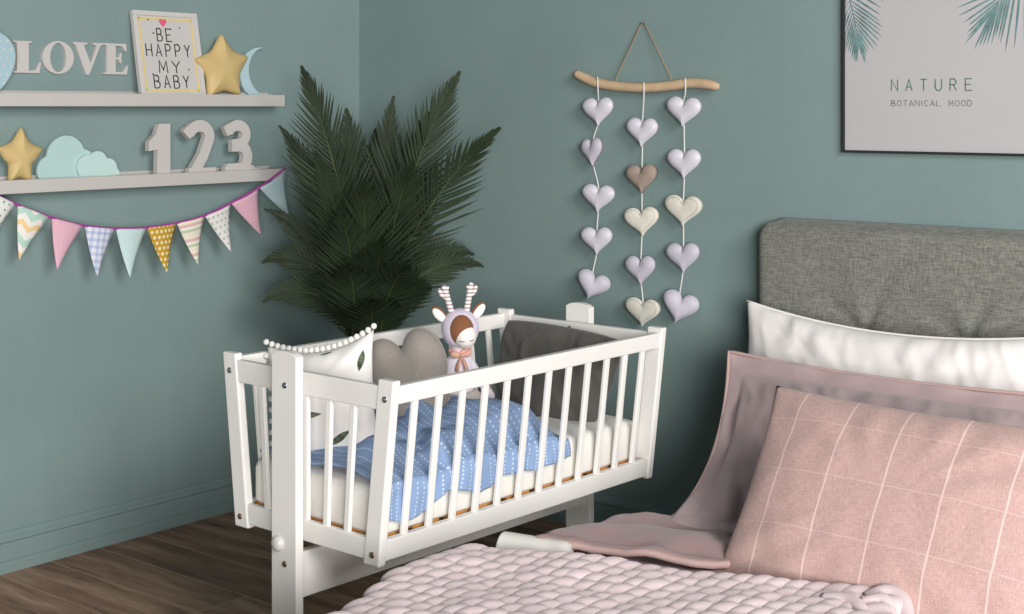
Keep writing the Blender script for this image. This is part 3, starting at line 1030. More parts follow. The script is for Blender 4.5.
# ------------------------------------------------------------------ palm in the corner
PB = V((-3.49, 3.47, 0))
palm = thing('potted_palm', PB, 'tall dark green feather palm in the corner behind the white crib', 'plant')
b = B(); prof2 = [(.0, .0), (.12, .0), (.13, .02), (.165, .30), (.172, .30), (.172, .33), (.158, .33), (.155, .29), (0, .29)]
vs = []; fs = []; NS = 32
for r, z in prof2:
    for k in range(NS):
        a = 2 * math.pi * k / NS; vs.append(PB + V((r * math.cos(a), r * math.sin(a), z)))
for j in range(len(prof2) - 1):
    for k in range(NS):
        k2 = (k + 1) % NS; fs.append((j * NS + k, j * NS + k2, (j + 1) * NS + k2, (j + 1) * NS + k))
build('pot', b.add(vs, fs), M['pot'], palm, weld=1e-4)
b = B(); b.ell(PB + V((0, 0, .292)), (.152, 0, 0), (0, .152, 0), (0, 0, .012), 24, 8); build('soil', b, M['soil'], palm)
b = B()
for k in range(5):
    a = k * 1.26; q = V((.035 * math.cos(a), .035 * math.sin(a), 0))
    b.tube([PB + q + V((0, 0, .29)), PB + q * 1.3 + V((0, 0, .48)), PB + q * 1.6 + V((0, 0, .62))], [.028, .02, .012], 10)
build('stem', b, M['leaf_stem'], palm)


def frond(tip, rise, leaf_len, roll, npair=38, start=.22, base_a=0.0, ang=(64, 12)):
    bq = PB + V((.05 * math.cos(base_a), .05 * math.sin(base_a), .60))
    ctl = bq.lerp(tip, .45) + V((0, 0, rise)) * 1.0
    ctl = V((PB.x + (tip.x - PB.x) * .38, PB.y + (tip.y - PB.y) * .38, bq.z + (tip.z - bq.z) * .55 + rise))
    def bz(t):
        return bq * (1 - t) ** 2 + ctl * 2 * t * (1 - t) + tip * t * t
    P = [bz(k / 24) for k in range(25)]
    b = B(); b.cur = 1
    b.tube(P, [.0055 * (1 - k / 24) + .0008 for k in range(25)], 6)
    b.cur = 0
    L = sum((P[k + 1] - P[k]).length for k in range(24))
    for k in range(npair):
        t_ = start + (1 - start) * (k / (npair - 1)) ** .92
        p = bz(t_); d = (bz(min(1, t_ + .01)) - bz(t_ - .01)).normalized()
        view = (V((0, 0, CAM_H)) - p).normalized()
        side = d.cross(view).normalized(); up = side.cross(d).normalized()
        cr, sr = math.cos(roll), math.sin(roll)
        side, up = side * cr + up * sr, up * cr - side * sr
        sl = (t_ - start) / (1 - start)
        prof_l = (.55 + .45 * sl / .28) if sl < .28 else (1 - .93 * ((sl - .28) / .72) ** 1.1)
        an0 = math.radians(ang[0] + (ang[1] - ang[0]) * ((t_ - start) / (1 - start)))
        for sg in (1, -1):
            an = an0 + random.uniform(-.06, .06)
            ln = .98 * leaf_len * prof_l * random.uniform(.9, 1.08)
            dd = (d * math.cos(an) + side * sg * math.sin(an) + up * random.uniform(.1, .3) + V((0, 0, .18))).normalized()
            wv = dd.cross(up).normalized(); wd = .0046
            vs = []; ns = 5
            for j in range(ns + 1):
                q = j / ns
                c = p + dd * ln * q + d * (.14 * ln * q * q) + V((0, 0, -1)) * (.05 * ln * q * q) + up * (-.03 * ln * q * q)
                w = wd * (math.sin(math.pi * min(1, .22 + .78 * q)) ** .7 if q < 1 else .06)
                f = up * (.35 * w)
                vs += [c - wv * w + f, c - f * .6, c + wv * w + f]
            for q in vs:
                q.x = max(q.x, XL + .012); q.y = min(q.y, YB - .012)
            fs = []
            for j in range(ns):
                a = j * 3
                fs += [(a, a + 1, a + 4, a + 3), (a + 1, a + 2, a + 5, a + 4)]
            b.add(vs, fs)
    return b


fr_list = [  # tip px, py, depth, rise, leaflet length, roll
    (303, 66, 4.85, .10, .24, .25), (458, 71, 4.95, .10, .24, -.2), (498, 126, 4.70, .12, .22, -.25), (281, 124, 4.95, .12, .17, .3),
    (266, 206, 4.95, .15, .11, .2), (264, 258, 4.95, .22, .13, .1), (265, 297, 4.85, .20, .13, .0), (481, 262, 4.95, .20, .14, -.1),
    (472, 250, 5.15, .22, .14, -.3), (393, 96, 5.15, .02, .22, .1), (347, 108, 5.2, .04, .23, -.2), (322, 122, 5.1, .06, .24, .15),
    (428, 112, 5.15, .05, .23, .2), (376, 128, 5.2, .02, .22, .3), (316, 150, 4.6, .05, .20, .1), (436, 162, 5.2, .08, .22, .1),
    (412, 160, 4.55, .05, .25, -.15), (340, 205, 4.5, .06, .20, .05), (364, 178, 4.5, .03, .26, .0),
    (384, 236, 4.45, .06, .20, .1), (346, 262, 4.5, .08, .18, .1), (410, 262, 4.5, .08, .18, 0), (322, 272, 4.8, .12, .16, 0), (430, 285, 4.75, .12, .15, 0), (372, 296, 4.6, .05, .15, 0), (350, 305, 4.7, .05, .14, .2), (398, 300, 4.7, .06, .14, -.2), (334, 160, 5.2, .06, .2, .2), (405, 200, 5.2, .06, .2, -.2)]
for i, (px, py, d, rise, ll, roll) in enumerate(fr_list):
    build('frond', frond(at_d(px, py + 4, d), rise, ll, roll, base_a=i * 2.4), [M['leaf'], M['leaf_stem']], palm)

# ------------------------------------------------------------------ crib
CX, CXB = -2.615, -2.627
Y0, Y1 = 2.40, 3.49
ZT, ZB = .820, .381
HT, HB = .315, .264
def halfw(z):
    return HB + (HT - HB) * (z - ZB) / (ZT - ZB)
crib = thing('crib', (CX, (Y0 + Y1) / 2, 0), 'white slatted wooden crib hung between two stand posts beside the bed', 'crib')
cw = M['white_paint']; TH = .024; CW = .052
for sy, y in ((-1, Y0), (1, Y1)):
    for sx in (-1, 1):
        b = B(); ya, yb = (y, y + TH) if sy < 0 else (y - TH, y)
        ps = []
        for z in (ZB, ZT):
            xo = CX + sx * halfw(z); xi = xo - sx * CW
            a, c = min(xo, xi), max(xo, xi)
            ps += [(a, ya, z), (c, ya, z), (c, yb, z), (a, yb, z)]
        b.hexa(ps); build('corner_post', b, cw, crib, bevel=.004)
    # end rails between the corner posts
    for z0, z1 in ((.747, .804), (.392, .443)):
        b = B(); ya, yb = (y + .003, y + .021) if sy < 0 else (y - .021, y - .003)
        ps = []
        for z in (z0, z1):
            h = halfw(z) - CW + .001
            ps += [(CX - h, ya, z), (CX + h, ya, z), (CX + h, yb, z), (CX - h, yb, z)]
        b.hexa(ps); build('end_rail', b, cw, crib, bevel=.003)
    for k in range(5):
        f = -1 + 2 * (k + 1) / 6
        ps = []; yc_ = (y + .012) if sy < 0 else (y - .012)
        for z in (.442, .748):
            x = CX + f * (halfw(z) - CW)
            ps += [(x - .0095, yc_ - .006, z), (x + .0095, yc_ - .006, z), (x + .0095, yc_ + .006, z), (x - .0095, yc_ + .006, z)]
        build('slat', B().hexa(ps), cw, crib, bevel=.003)
for sx in (-1, 1):
    def sidepts(z0, z1, y0, y1, th, inset=.004):
        ps = []
        for z in (z0, z1):
            xo = CX + sx * (halfw(z) - inset); xi = xo - sx * th
            a, c = min(xo, xi), max(xo, xi)
            ps += [(a, y0, z), (c, y0, z), (c, y1, z), (a, y1, z)]
        return ps
    build('side_rail', B().hexa(sidepts(.762, .806, Y0 + TH - .001, Y1 - TH + .001, .022)), cw, crib, bevel=.003)
    build('side_rail', B().hexa(sidepts(.390, .441, Y0 + TH - .001, Y1 - TH + .001, .022)), cw, crib, bevel=.003)
    n = 12
    for k in range(n):
        yy = Y0 + TH + (Y1 - Y0 - 2 * TH) * (k + .8) / (n + .6)
        build('slat', B().hexa(sidepts(.440, .763, yy - .0095, yy + .0095, .012, .009)), cw, crib, bevel=.003)
b = B()
for k in range(9):
    yy = Y0 + .03 + k * (Y1 - Y0 - .06) / 9
    b.box(CX - .229, CX + .229, yy + .006, yy + .095, .4325, .4425)
build('base_slats', b, M['pine'], crib, bevel=.001, label='orange brown pine base slats')
b = B().box(CX - .2, CX + .2, Y0 + .023, Y1 - .023, .412, .4322); build('base_panel', b, M['pine'], crib)
# stand
PX = -2.640
for y in (Y0 - .040, Y1 + .016):
    out = [(-.045, 0.03), (.045, 0.03), (.045, .848)] + arc(0, .842, .045, .016, 20, 160, 8) + [(-.045, .848)]
    b = B().extrude(out, frame((PX, y + .024, 0), (1, 0, 0), (0, 0, 1), (0, -1, 0)), 0, .024)
    build('stand_post', b, cw, crib, bevel=.003)
    build('foot', B().box(PX - .24, PX + .24, y - .012, y + .036, 0, .0295), cw, crib, bevel=.006)
b = B().box(PX - .013, PX + .013, Y0 - .0155, Y1 + .0155, .249, .362); build('stretcher', b, cw, crib, bevel=.004)


def bolt(c, r=.0078, m='metal', d=(0, -1, 0)):
    c = V(c); d = V(d); b = B()
    b.tube([c - d * .004, c + d * .0008, c + d * .0022], [r, r, r * .8], 14)
    b.tube([c + d * .0021, c + d * .0026], r * .38, 6)
    build('bolt', b, M[m], crib, smooth=True)
for z, x in ((.775, PX + .004), (.342, PX + .004)):
    bolt((x, Y0 - .0405, z), m='metal' if z > .5 else 'bronze')
for sx in (-1, 1):
    bolt((CX + sx * (halfw(.77) - .024), Y0 - .0005, .775)); bolt((CX + sx * (halfw(.41) - .024), Y0 - .0005, .408), m='bronze')
    bolt((CX + sx * (halfw(.41) - .024), Y1 + .0005, .408), d=(0, 1, 0))
bolt((PX, Y1 - .0215, .785), m='metal')
crib.rotation_euler.z = math.radians(-1.6)
kc = V((PX - .018, Y0 - .040, .388))
b = B().tube([kc + V((0, .003, 0)), kc + V((0, -.006, 0)), kc + V((0, -.012, 0)), kc + V((0, -.015, 0))], [.019, .019, .015, .007], 20)
build('locking_knob', b, M['knob'], crib, label='round translucent locking knob')

# ------------------------------------------------------------------ crib bedding
MX0, MX1, MY0, MY1, MZ0, MZ1 = CX - .238, CX + .238, Y0 + .03, Y1 - .03, .443, .552
def rounded_slab(x0, x1, y0, y1, z0, z1, r, amp=0, nx=14, ny=26, seed=0):
    b = B(); me = []
    # top, bottom and side as a superellipsoid-like grid box
    vs = []; fs = []
    prof = [(z0, r * .25), (z0 + r * .3, 0), (z1 - r, 0), (z1 - r * .3, r * .22), (z1, r * .9)]
    per = []
    N = 0
    def ringp(ins):
        p = []
        xa, xb, ya, yb = x0 + ins, x1 - ins, y0 + ins, y1 - ins
        rc = .03
        for (cx, cy, a0) in ((xb - rc, ya + rc, -90), (xb - rc, yb - rc, 0), (xa + rc, yb - rc, 90), (xa + rc, ya + rc, 180)):
            for k in range(7):
                a = math.radians(a0 + 15 * k); p.append((cx + rc * math.cos(a), cy + rc * math.sin(a)))
        out = []
        for i in range(len(p)):
            a, c = V(p[i]), V(p[(i + 1) % len(p)]); L = (c - a).length; m = max(1, int(L / .05))
            for k in range(m):
                out.append(a.lerp(c, k / m))
        return out
    base = ringp(0); N = len(base); cx, cy = (x0 + x1) / 2, (y0 + y1) / 2
    rows = []
    for z, ins in prof:
        rows.append([(V((q.x - math.copysign(ins, q.x - cx) if abs(q.x - cx) > (x1 - x0) / 2 - .031 else q.x, q.y - math.copysign(ins, q.y - cy) if abs(q.y - cy) > (y1 - y0) / 2 - .031 else q.y, z))) for q in base])
    for s_ in (.8, .55, .3, .0):
        rows.append([V((cx + (q.x - cx) * s_, cy + (q.y - cy) * s_, z1 + .004)) for q in rows[4]])
    for r_ in rows:
        for p in r_:
            nz = amp * noise.noise(V((p.x * 9 + seed, p.y * 9, p.z * 9)))
            vs.append(p + V((nz * .4, nz * .4, nz if p.z > z0 + .01 else 0)))
    for j in range(len(rows) - 1):
        for i in range(N):
            i2 = (i + 1) % N; fs.append((j * N + i, j * N + i2, (j + 1) * N + i2, (j + 1) * N + i))
    fs.append(tuple(range(N))[::-1])
    b.add(vs, fs); return b
b = rounded_slab(MX0, MX1, MY0, MY1, MZ0, MZ1, .022, .003)
o = build('crib_mattress', b, M['sheet'], origin=(CX, (MY0 + MY1) / 2, MZ0), weld=1e-4)
o.rotation_euler.z = math.radians(-1.6)
tag(o, 'small mattress in a white fitted sheet inside the crib', 'mattress')


# blue muslin blanket, rumpled over the mattress and hanging down its right side
def muslin():
    NU, NV = 100, 130
    vs = []; uvs = []; fs = []
    xr = MX1 + .006
    for j in range(NV + 1):
        v = j / NV; y = 2.445 + v * .66
        for i in range(NU + 1):
            u = i / NU
            arcl = u * (.47 + .070 + .010 * math.cos(v * 3.4) + .014 * math.sin(v * 17))     # distance from the blanket's left edge
            xl = CX - .225
            topw = xr - xl
            f = noise.noise(V((arcl * 7, y * 7.5, 2.3))); f2 = noise.noise(V((arcl * 16 - y * 5, y * 11, 5.1)))
            fold = .007 * math.sin((arcl * .55 + y) * 42 + 4 * noise.noise(V((arcl * 4, y * 4, 1)))) * max(0, math.sin(math.pi * min(1, v * 1.1)))
            heap = .075 * math.exp(-((arcl - .24) / .16) ** 2 - ((y - 2.84) / .17) ** 2) + .045 * math.exp(-((arcl - .3) / .15) ** 2 - ((y - 2.6) / .12) ** 2) + .03 * math.exp(-((arcl - .38) / .09) ** 2 - ((y - 3.0) / .1) ** 2)
            edge = min(1, (v * 8)) * min(1, (1 - v) * 8)
            h = .014 + heap * edge + ((.030 * f + .014 * f2 + .034 * (.5 - abs(noise.noise(V((arcl * 5 + y * 3, y * 4 - arcl * 2, 7.7))))) + fold)) * (.35 + .65 * edge)
            stp = (y - 2.70) + .42 * (arcl - .34) + .03 * noise.noise(V((arcl * 9, y * 9, 12)))
            k_ = max(0, min(1, stp / .016)); h += .026 * k_ * k_ * (3 - 2 * k_) * min(1, (1 - v) * 6) - .010 * math.exp(-((stp + .008) / .012) ** 2)
            h = max(h, .008)
            if arcl < topw:
                p = V((xl + arcl, y, MZ1 + h)); q = arcl / topw
                if q > .86:
                    k = (q - .86) / .14
                    p.z = MZ1 + h * (1 - k * .6) - .014 * k * k * .3
            else:
                dn = arcl - topw
                p = V((xr + .004 + .007 * math.sin(y * 60 + f * 5) * min(1, dn * 30) + .003, y, MZ1 + h * .4 - dn * .98))
                p.x = min(p.x, CX + halfw(p.z) - .026)
            p.y += .02 * f + .03 * (u - .5) * (1 if v > .5 else -.6)
            vs.append(p); uvs.append((y / .022, arcl / .0095))
    st = NU + 1
    for j in range(NV):
        for i in range(NU):
            fs.append((j * st + i, j * st + i + 1, (j + 1) * st + i + 1, (j + 1) * st + i))
    return B().add(vs, fs, [(a[0], a[1]) for a in uvs])
o = build('baby_blanket', muslin(), M['muslin'], origin=(CX, 2.8, MZ1))
md = o.modifiers.new('solid', 'SOLIDIFY'); md.thickness = .006; md.offset = 1
o.rotation_euler.z = math.radians(-1.6)
tag(o, 'rumpled blue muslin blanket with white dots on the crib mattress', 'blanket')

# leaf printed cushion with pompoms
def rotframe(o, yaw, lean, roll=0):
    """yaw: direction the face looks (radians from -Y towards +X); lean: backwards tilt"""
    un = V((math.sin(yaw), -math.cos(yaw), 0)); ux = V((math.cos(yaw), math.sin(yaw), 0)); uz = V((0, 0, 1))
    uy = uz * math.cos(lean) - un * math.sin(lean); un2 = un * math.cos(lean) + uz * math.sin(lean)
    if roll:
        ux, uy = ux * math.cos(roll) + uy * math.sin(roll), uy * math.cos(roll) - ux * math.sin(roll)
    return frame(o, ux, uy, un2)
cu = thing('leaf_cushion', (-2.73, 2.53, MZ1), 'white cushion with dark leaf print and pompom trim behind the near crib end', 'cushion')
cf = rotframe((-2.722, 2.550, .706), math.radians(14), math.radians(12), math.radians(11))
b = B().pillow(cf,   .325, .31, .10, 30, 30, .09, wob=.004, seed=3, top_dip=.024, fold=.004)
build('cushion_body', b, M['leaf_cushion'], cu, weld=1e-5)
for k in range(20):
    u = -1 + 2 * k / 19
    y = .155 * (1 - .09 * (1 - u * u)) - .024 * (1 - u * u) + .008
    build('pompom', B().sph(cf(u * .163, y, 0), .0080, 12, 8), M['pom'], cu)
for k in range(1, 11):
    v = 1 - 2 * k / 11
    for sx in (-1,):
        build('pompom', B().sph(cf(sx * (.1625 * (1 - .09 * (1 - v * v)) + .007), v * .155, 0), .0080, 12, 8), M['pom'], cu)

# grey heart cushions
def fat_heart(w, h, notch=.13, n=90):
    """plump heart: two broad lobes with a shallow notch, blunt tip"""
    cs = [(.235, .15, .265), (-.235, .15, .265), (.12, -.06, .31), (-.12, -.06, .31), (.06, -.2, .27), (-.06, -.2, .27), (0, -.33, .17)]
    o = circles_outline(cs, (0, 0), n, ymin=-1)
    return [(x * w, y * h * 1.08) for x, y in o]
hf = rotframe((-2.656, 2.81, .712), math.radians(36), math.radians(8), math.radians(17))
b = B().inflate(fat_heart(.222, .31), hf, .055, 10, center=(0, -.01), power=.5, wob=.004, seed=5, rim=.002)
o = build('heart_cushion', b, M['heart_grey'], origin=(-2.64, 2.82, MZ1), weld=1e-5)
tag(o, 'grey heart shaped cushion between the leaf cushion and the doll', 'cushion')
hf = rotframe((-2.592, 3.35, .672), math.radians(2), math.radians(15), math.radians(-3))
def creased(x, y, c):
    k = 1 - .13 * min(1, (x / .21) ** 2 * (y / .145) ** 2)
    x2 = x * (1 + .22 * y / .30) * k; y = y * k
    # a lapped crease curving down from the top edge, left of the middle
    q = -.075 + .10 * max(0, (y - .02) / .13) ** 2 - .03 * math.sin(y * 18)
    d = x - q
    st_ = 1 / (1 + math.exp(-d / .004))
    return hf(x2, y, c + (.020 * st_ * math.exp(-max(0, d) / .09) if c > 0 else 0) * min(1, abs(c) / .02))
b = B().pillow(creased, .42, .29, .11, 80, 60, .05, wob=.006, seed=9, fold=.006, ridge=.02)
o = build('creased_cushion', b, M['heart_dark'], origin=(-2.60, 3.34, MZ1), weld=1e-5)
tag(o, 'charcoal grey cushion with a crease leaning against the far end of the crib', 'cushion')

# doll
DC = at_d(460, 328.5, 4.0)
dun = V((.76, -.64, -.10)).normalized(); dux = V((0, 0, 1)).cross(dun).normalized() * 1; duy = dun.cross(dux).normalized()
rl = math.radians(4)
dux, duy = dux * math.cos(rl) + duy * math.sin(rl), duy * math.cos(rl) - dux * math.sin(rl)
if dux.dot(RT) < 0:
    dux = -dux
DZ = MZ1 + .03
doll = thing('rag_doll', (DC.x, DC.y, DZ), 'small rag doll in a lilac deer hood with antlers sitting in the crib', 'doll')
seat = V((DC.x - .005, DC.y, DZ + .035))
# body, arms and legs as one skinned mesh
vsk = []; esk = []; rsk = []
def node(p, r, par=None):
    vsk.append(tuple(V(p) - OFF[doll])); rsk.append(r)
    if par is not None:
        esk.append((par, len(vsk) - 1))
    return len(vsk) - 1
fwd = V((.62, -.5, 0)).normalized()
pel = node(seat, (.046, .040))
w_ = node(seat + V((0, 0, .06)), (.043, .036), pel)
ch = node(seat + V((0, 0, .115)), (.034, .028), w_)
nk = node(DC + V((0, 0, -.062)), (.016, .016), ch)
hd = node(DC + V((0, 0, -.03)), (.040, .038), nk); hd2 = node(DC + V((0, 0, .02)), (.040, .038), hd)
for sg in (-1, 1):
    s1 = node(seat + V((0, 0, .118)) + dux * sg * .036, (.017, .016), ch)
    el = node(seat + V((0, 0, .07)) + dux * sg * (.062 if sg > 0 else .05) + dun * .012, (.015, .014), s1)
    node(seat + V((0, 0, .022)) + dux * sg * (.092 if sg > 0 else .05) + dun * .03, (.013, .013), el)
    h1 = node(seat + dux * sg * .028 + V((0, 0, -.01)), (.026, .024), pel)
    kn = node(seat + dux * (sg * .03 + .05) + dun * .06 + V((0, 0, -.005)), (.019, .018), h1)
    node(seat + dux * (sg * .028 + .115) + dun * .09 + V((0, 0, -.012)), (.016, .015), kn)
me = bpy.data.meshes.new('body'); me.from_pydata(vsk, esk, []); me.materials.append(M['doll_body'])
o = bpy.data.objects.new('body', me); C.objects.link(o); o.parent = doll; OFF[o] = OFF[doll]
md = o.modifiers.new('skin', 'SKIN'); md.use_smooth_shade = True
for i, r in enumerate(rsk):
    me.skin_vertices[0].data[i].radius = r
me.skin_vertices[0].data[0].use_root = True
o.modifiers.new('sub', 'SUBSURF').levels = 2; o.modifiers['sub'].render_levels = 2
df = frame(DC, dux, duy, dun)
def del_(c, rx, ry, rn, **k):
    return B().ell(df(*c), dux * rx, duy * ry, dun * rn, 28, 18)
build('hood', del_((0, 0, 0), .0525, .0565, .050), M['doll_lilac'], doll)
hair = build('hair', del_((0, .002, .0170), .0395, .0460, .0400), M['doll_brown'], doll)
face = build('face', del_((.0085, -.013, .0262), .0325, .0370, .0390), M['doll_white'], doll)
for sg in (-1, 1):
    pts = []
    for k in range(7):
        a = sg * .013 + (k - 3) * .0022; bb = -.003 - .0022 * (1 - ((k - 3) / 3) ** 2)
        x, y = .0085 + a, -.016 + bb
        nrm_ = .0262 + .0390 * math.sqrt(max(0, 1 - (a / .0325) ** 2 - ((y + .014) / .0370) ** 2)) + .0003
        pts.append(df(x, y, nrm_))
    build('closed_eye', B().tube(pts, .0011, 6), M['ink'], face)
b = B(); b.ell(df(.0085, -.021, .0640), dux * .003, duy * .0025, dun * .002, 10, 6); build('nose', b, M['doll_white'], face)
pts = [df(.0085 + (k - 2) * .002, -.032 - .0008 * (2 - abs(k - 2)), .0262 + .0390 * math.sqrt(1 - ((k - 2) * .002 / .0325) ** 2 - (.0185 / .0370) ** 2)) for k in range(5)]
build('mouth', B().tube(pts, .0007, 6), M['doll_peach'], face)
for sg in (-1, 1):
    base = df(sg * .022, .052, 0)
    up = (duy * 1.0 + dux * sg * .22).normalized()
    tipa = base + up * .075
    b = B().tube(lerp_path([base - up * .008, base + up * .03, tipa - up * .012 , tipa + dux * sg * .003], 4), [.0085] * 9 + [.0075, .0075, .006, .003], 10)
    m1 = base + up * .036
    b.tube([m1, m1 + (dux * sg * .016 + duy * .012), m1 + (dux * sg * .021 + duy * .026), m1 + (dux * sg * .021 + duy * .031)], [.006, .0065, .0055, .002], 10)
    m2 = base + up * .058
    b.tube([m2, m2 + (dux * -sg * .006 + duy * .006), m2 + (dux * -sg * .008 + duy * .012)], [.005, .0045, .003], 10)
    build('antler', b, M['antler'], doll, label='striped antler')
    ec = df(sg * .054, .044, -.004); eu = (duy * .75 + dux * sg * .62).normalized(); es = eu.cross(dun).normalized()
    ear = build('ear', B().ell(ec, es * .0155, eu * .029, dun * .007, 18, 12), M['doll_brown'], doll, label='brown deer ear')
    build('ear_lining', B().ell(ec + dun * .0035 - es * (.002 * -sg), es * .0125, eu * .025, dun * .0055, 18, 12), M['doll_white'], ear, label='white ear lining')
b = B(); nc = DC + V((0, 0, -.061))
ring = []
for k in range(25):
    a = 2 * math.pi * k / 24
    ring.append(nc + dux * .026 * math.cos(a) + dun * .024 * math.sin(a) + V((0, 0, .004 * math.sin(a * 6))))
b.tube(ring, .0065, 8)
for sg in (-1, 1):
    b.ell(nc + dun * .029 + dux * sg * .016 + V((0, 0, -.003)), dux * .0145, duy * .009 + dux * sg * .004, dun * .006, 14, 10)
    b.tube([nc + dun * .030 + V((0, 0, -.006)), nc + dun * .036 + dux * sg * .010 + V((0, 0, -.028)), nc + dun * .036 + dux * sg * .014 + V((0, 0, -.046))], [.004, .008, .009], 8, .4)
b.sph(nc + dun * .033 + V((0, 0, -.004)), .006)
build('neck_scarf', b, M['doll_peach'], doll, label='peach neck scarf tied in a bow')
# skirt draped over the legs
vs = []; fs = []; NR, NS = 9, 40
for j in range(NR + 1):
    t_ = j / NR
    for k in range(NS):
        a = 2 * math.pi * k / NS
        c = seat + V((0, 0, .052)) + (dux * .050 + dun * .045) * t_ ** 1.3 + V((0, 0, -.082 * t_ ** .9))
        rx = .047 + .068 * t_; rn = .041 + .042 * t_
        rip = 1 + .07 * t_ * math.sin(a * 9)
        p = c + dux * rx * rip * math.cos(a) + dun * rn * rip * math.sin(a)
        p.z = max(p.z, MZ1 + .012)
        vs.append(p)
for j in range(NR):
    for k in range(NS):
        k2 = (k + 1) % NS; fs.append((j * NS + k, j * NS + k2, (j + 1) * NS + k2, (j + 1) * NS + k))
o = build('skirt', B().add(vs, fs), M['doll_cream'], doll, label='cream skirt')
md = o.modifiers.new('solid', 'SOLIDIFY'); md.thickness = .003
for sg in (-1, 1):
    p = seat + dux * (sg * .028 + .135) + dun * .10 + V((0, 0, -.012))
    build('shoe', B().ell(p, (dux * .8 + dun * .6).normalized() * .026, (dun * .8 - dux * .6).normalized() * .016, V((0, 0, .016)), 16, 10), M['doll_shoe'], doll, label='mauve shoe')

# ------------------------------------------------------------------ bed
BX0, BX1 = -2.10, -.62
bed = thing('bed', ((BX0 + BX1) / 2, 2.8, 0), 'bed with a grey upholstered headboard against the teal back wall', 'bed')
HZ = 1.106; HY0, HY1 = 3.925, YB - .004
HX0, HX1 = -2.264, -.585
pinches = [at_y(863, 334, HY0), at_y(966, 344, HY0), V((-1.06, HY0, .82)), V((-.80, HY0, .82))]
NXh, NZh = 130, 60
vs = []; fs = []
def hb_front(x, z):
    # rounded corners and edges
    rc = .06
    d_edge = min(x - HX0, HX1 - x, HZ - z)
    if (x < HX0 + rc or x > HX1 - rc) and z > HZ - rc:
        cx = HX0 + rc if x < HX0 + rc else HX1 - rc
        d_edge = rc - math.hypot(x - cx, z - (HZ - rc))
    e = max(0, min(1, d_edge / .035))
    y = HY1 - .02 - (HY1 - HY0 - .02) * math.sqrt(max(0, 1 - (1 - e) ** 2))
    for p in pinches:
        dx, dz = x - p.x, z - p.z; r = math.hypot(dx, dz)
        y += .018 * math.exp(-(r / .02) ** 2) + .010 * math.exp(-(r / .06) ** 2)
        a = math.atan2(dz, dx)
        for fa, am in ((1.15, .016), (2.5, .015), (1.8, -.008), (.45, .006)):
            k = math.exp(-((a - fa) / .16) ** 2) * math.exp(-(r / .12) ** 2) * min(1, r / .02)
            y += am * k
    y += .004 * noise.noise(V((x * 6, z * 6, 3)))
    return y
def hb_xy(i, j):
    u = i / NXh; v = j / NZh
    x = HX0 + (HX1 - HX0) * u; z = .30 + (HZ - .30) * v
    rc = .06
    # pull the grid's corners onto the rounded outline
    if z > HZ - rc:
        k = rc - math.sqrt(max(0, rc * rc - (z - (HZ - rc)) ** 2))
        x = HX0 + k + (HX1 - HX0 - 2 * k) * u
    return x, z
for j in range(NZh + 1):
    for i in range(NXh + 1):
        x, z = hb_xy(i, j); vs.append((x, hb_front(x, z), z))
for j in range(NZh + 1):
    for i in range(NXh + 1):
        x, z = hb_xy(i, j); vs.append((x, HY1, z))
st = NXh + 1; o2 = st * (NZh + 1)
for j in range(NZh):
    for i in range(NXh):
        q = (j * st + i, j * st + i + 1, (j + 1) * st + i + 1, (j + 1) * st + i); fs.append(q); fs.append(tuple(k + o2 for k in q[::-1]))
rim = [i for i in range(NXh)] + [j * st + NXh for j in range(NZh)] + [NZh * st + i for i in range(NXh, 0, -1)] + [j * st for j in range(NZh, 0, -1)]
for k in range(len(rim)):
    a, c = rim[k], rim[(k + 1) % len(rim)]; fs.append((c, a, a + o2, c + o2))
hb = build('headboard', B().add(vs, fs), M['headboard'], bed, label='grey tweed padded headboard')
for p in pinches[:2]:
    build('button', B().ell((p.x, HY0 + .022, p.z), (.009, 0, 0), (0, .006, 0), (0, 0, .009), 12, 8), M['headboard'], hb)
for x0_, x1_ in ((BX0, BX0 + .04), (BX1 - .04, BX1)):
    build('side_rail', B().box(x0_, x1_, 1.0, 3.92, .12, .33), M['bedframe'], bed, bevel=.012)
build('slat_base', B().box(BX0 + .0405, BX1 - .0405, 1.0, 3.915, .14, .17), M['pine'], bed)
for x in (BX0 + .05, BX1 - .05):
    for y in (1.1, 3.75):
        build('leg', B().box(x - .028, x + .028, y - .028, y + .028, 0, .119), M['black_frame'], bed, bevel=.004)
b = rounded_slab(BX0 + .045, BX1 - .045, 1.0, 3.90, .171, .40, .05, .004)
for p in b.v:      # the mattress overhangs the rails above them
    if p.z > .335:
        k = min(1, (p.z - .335) / .02)
        p.x += (-.032 if p.x < (BX0 + BX1) / 2 - .3 else (.032 if p.x > (BX0 + BX1) / 2 + .3 else 0)) * k
o = build('bed_mattress', b, M['sheet'], origin=((BX0 + BX1) / 2, 2.4, .171), weld=1e-4)
tag(o, 'bed mattress in a cream sheet showing at the bed edge near the crib', 'mattress')


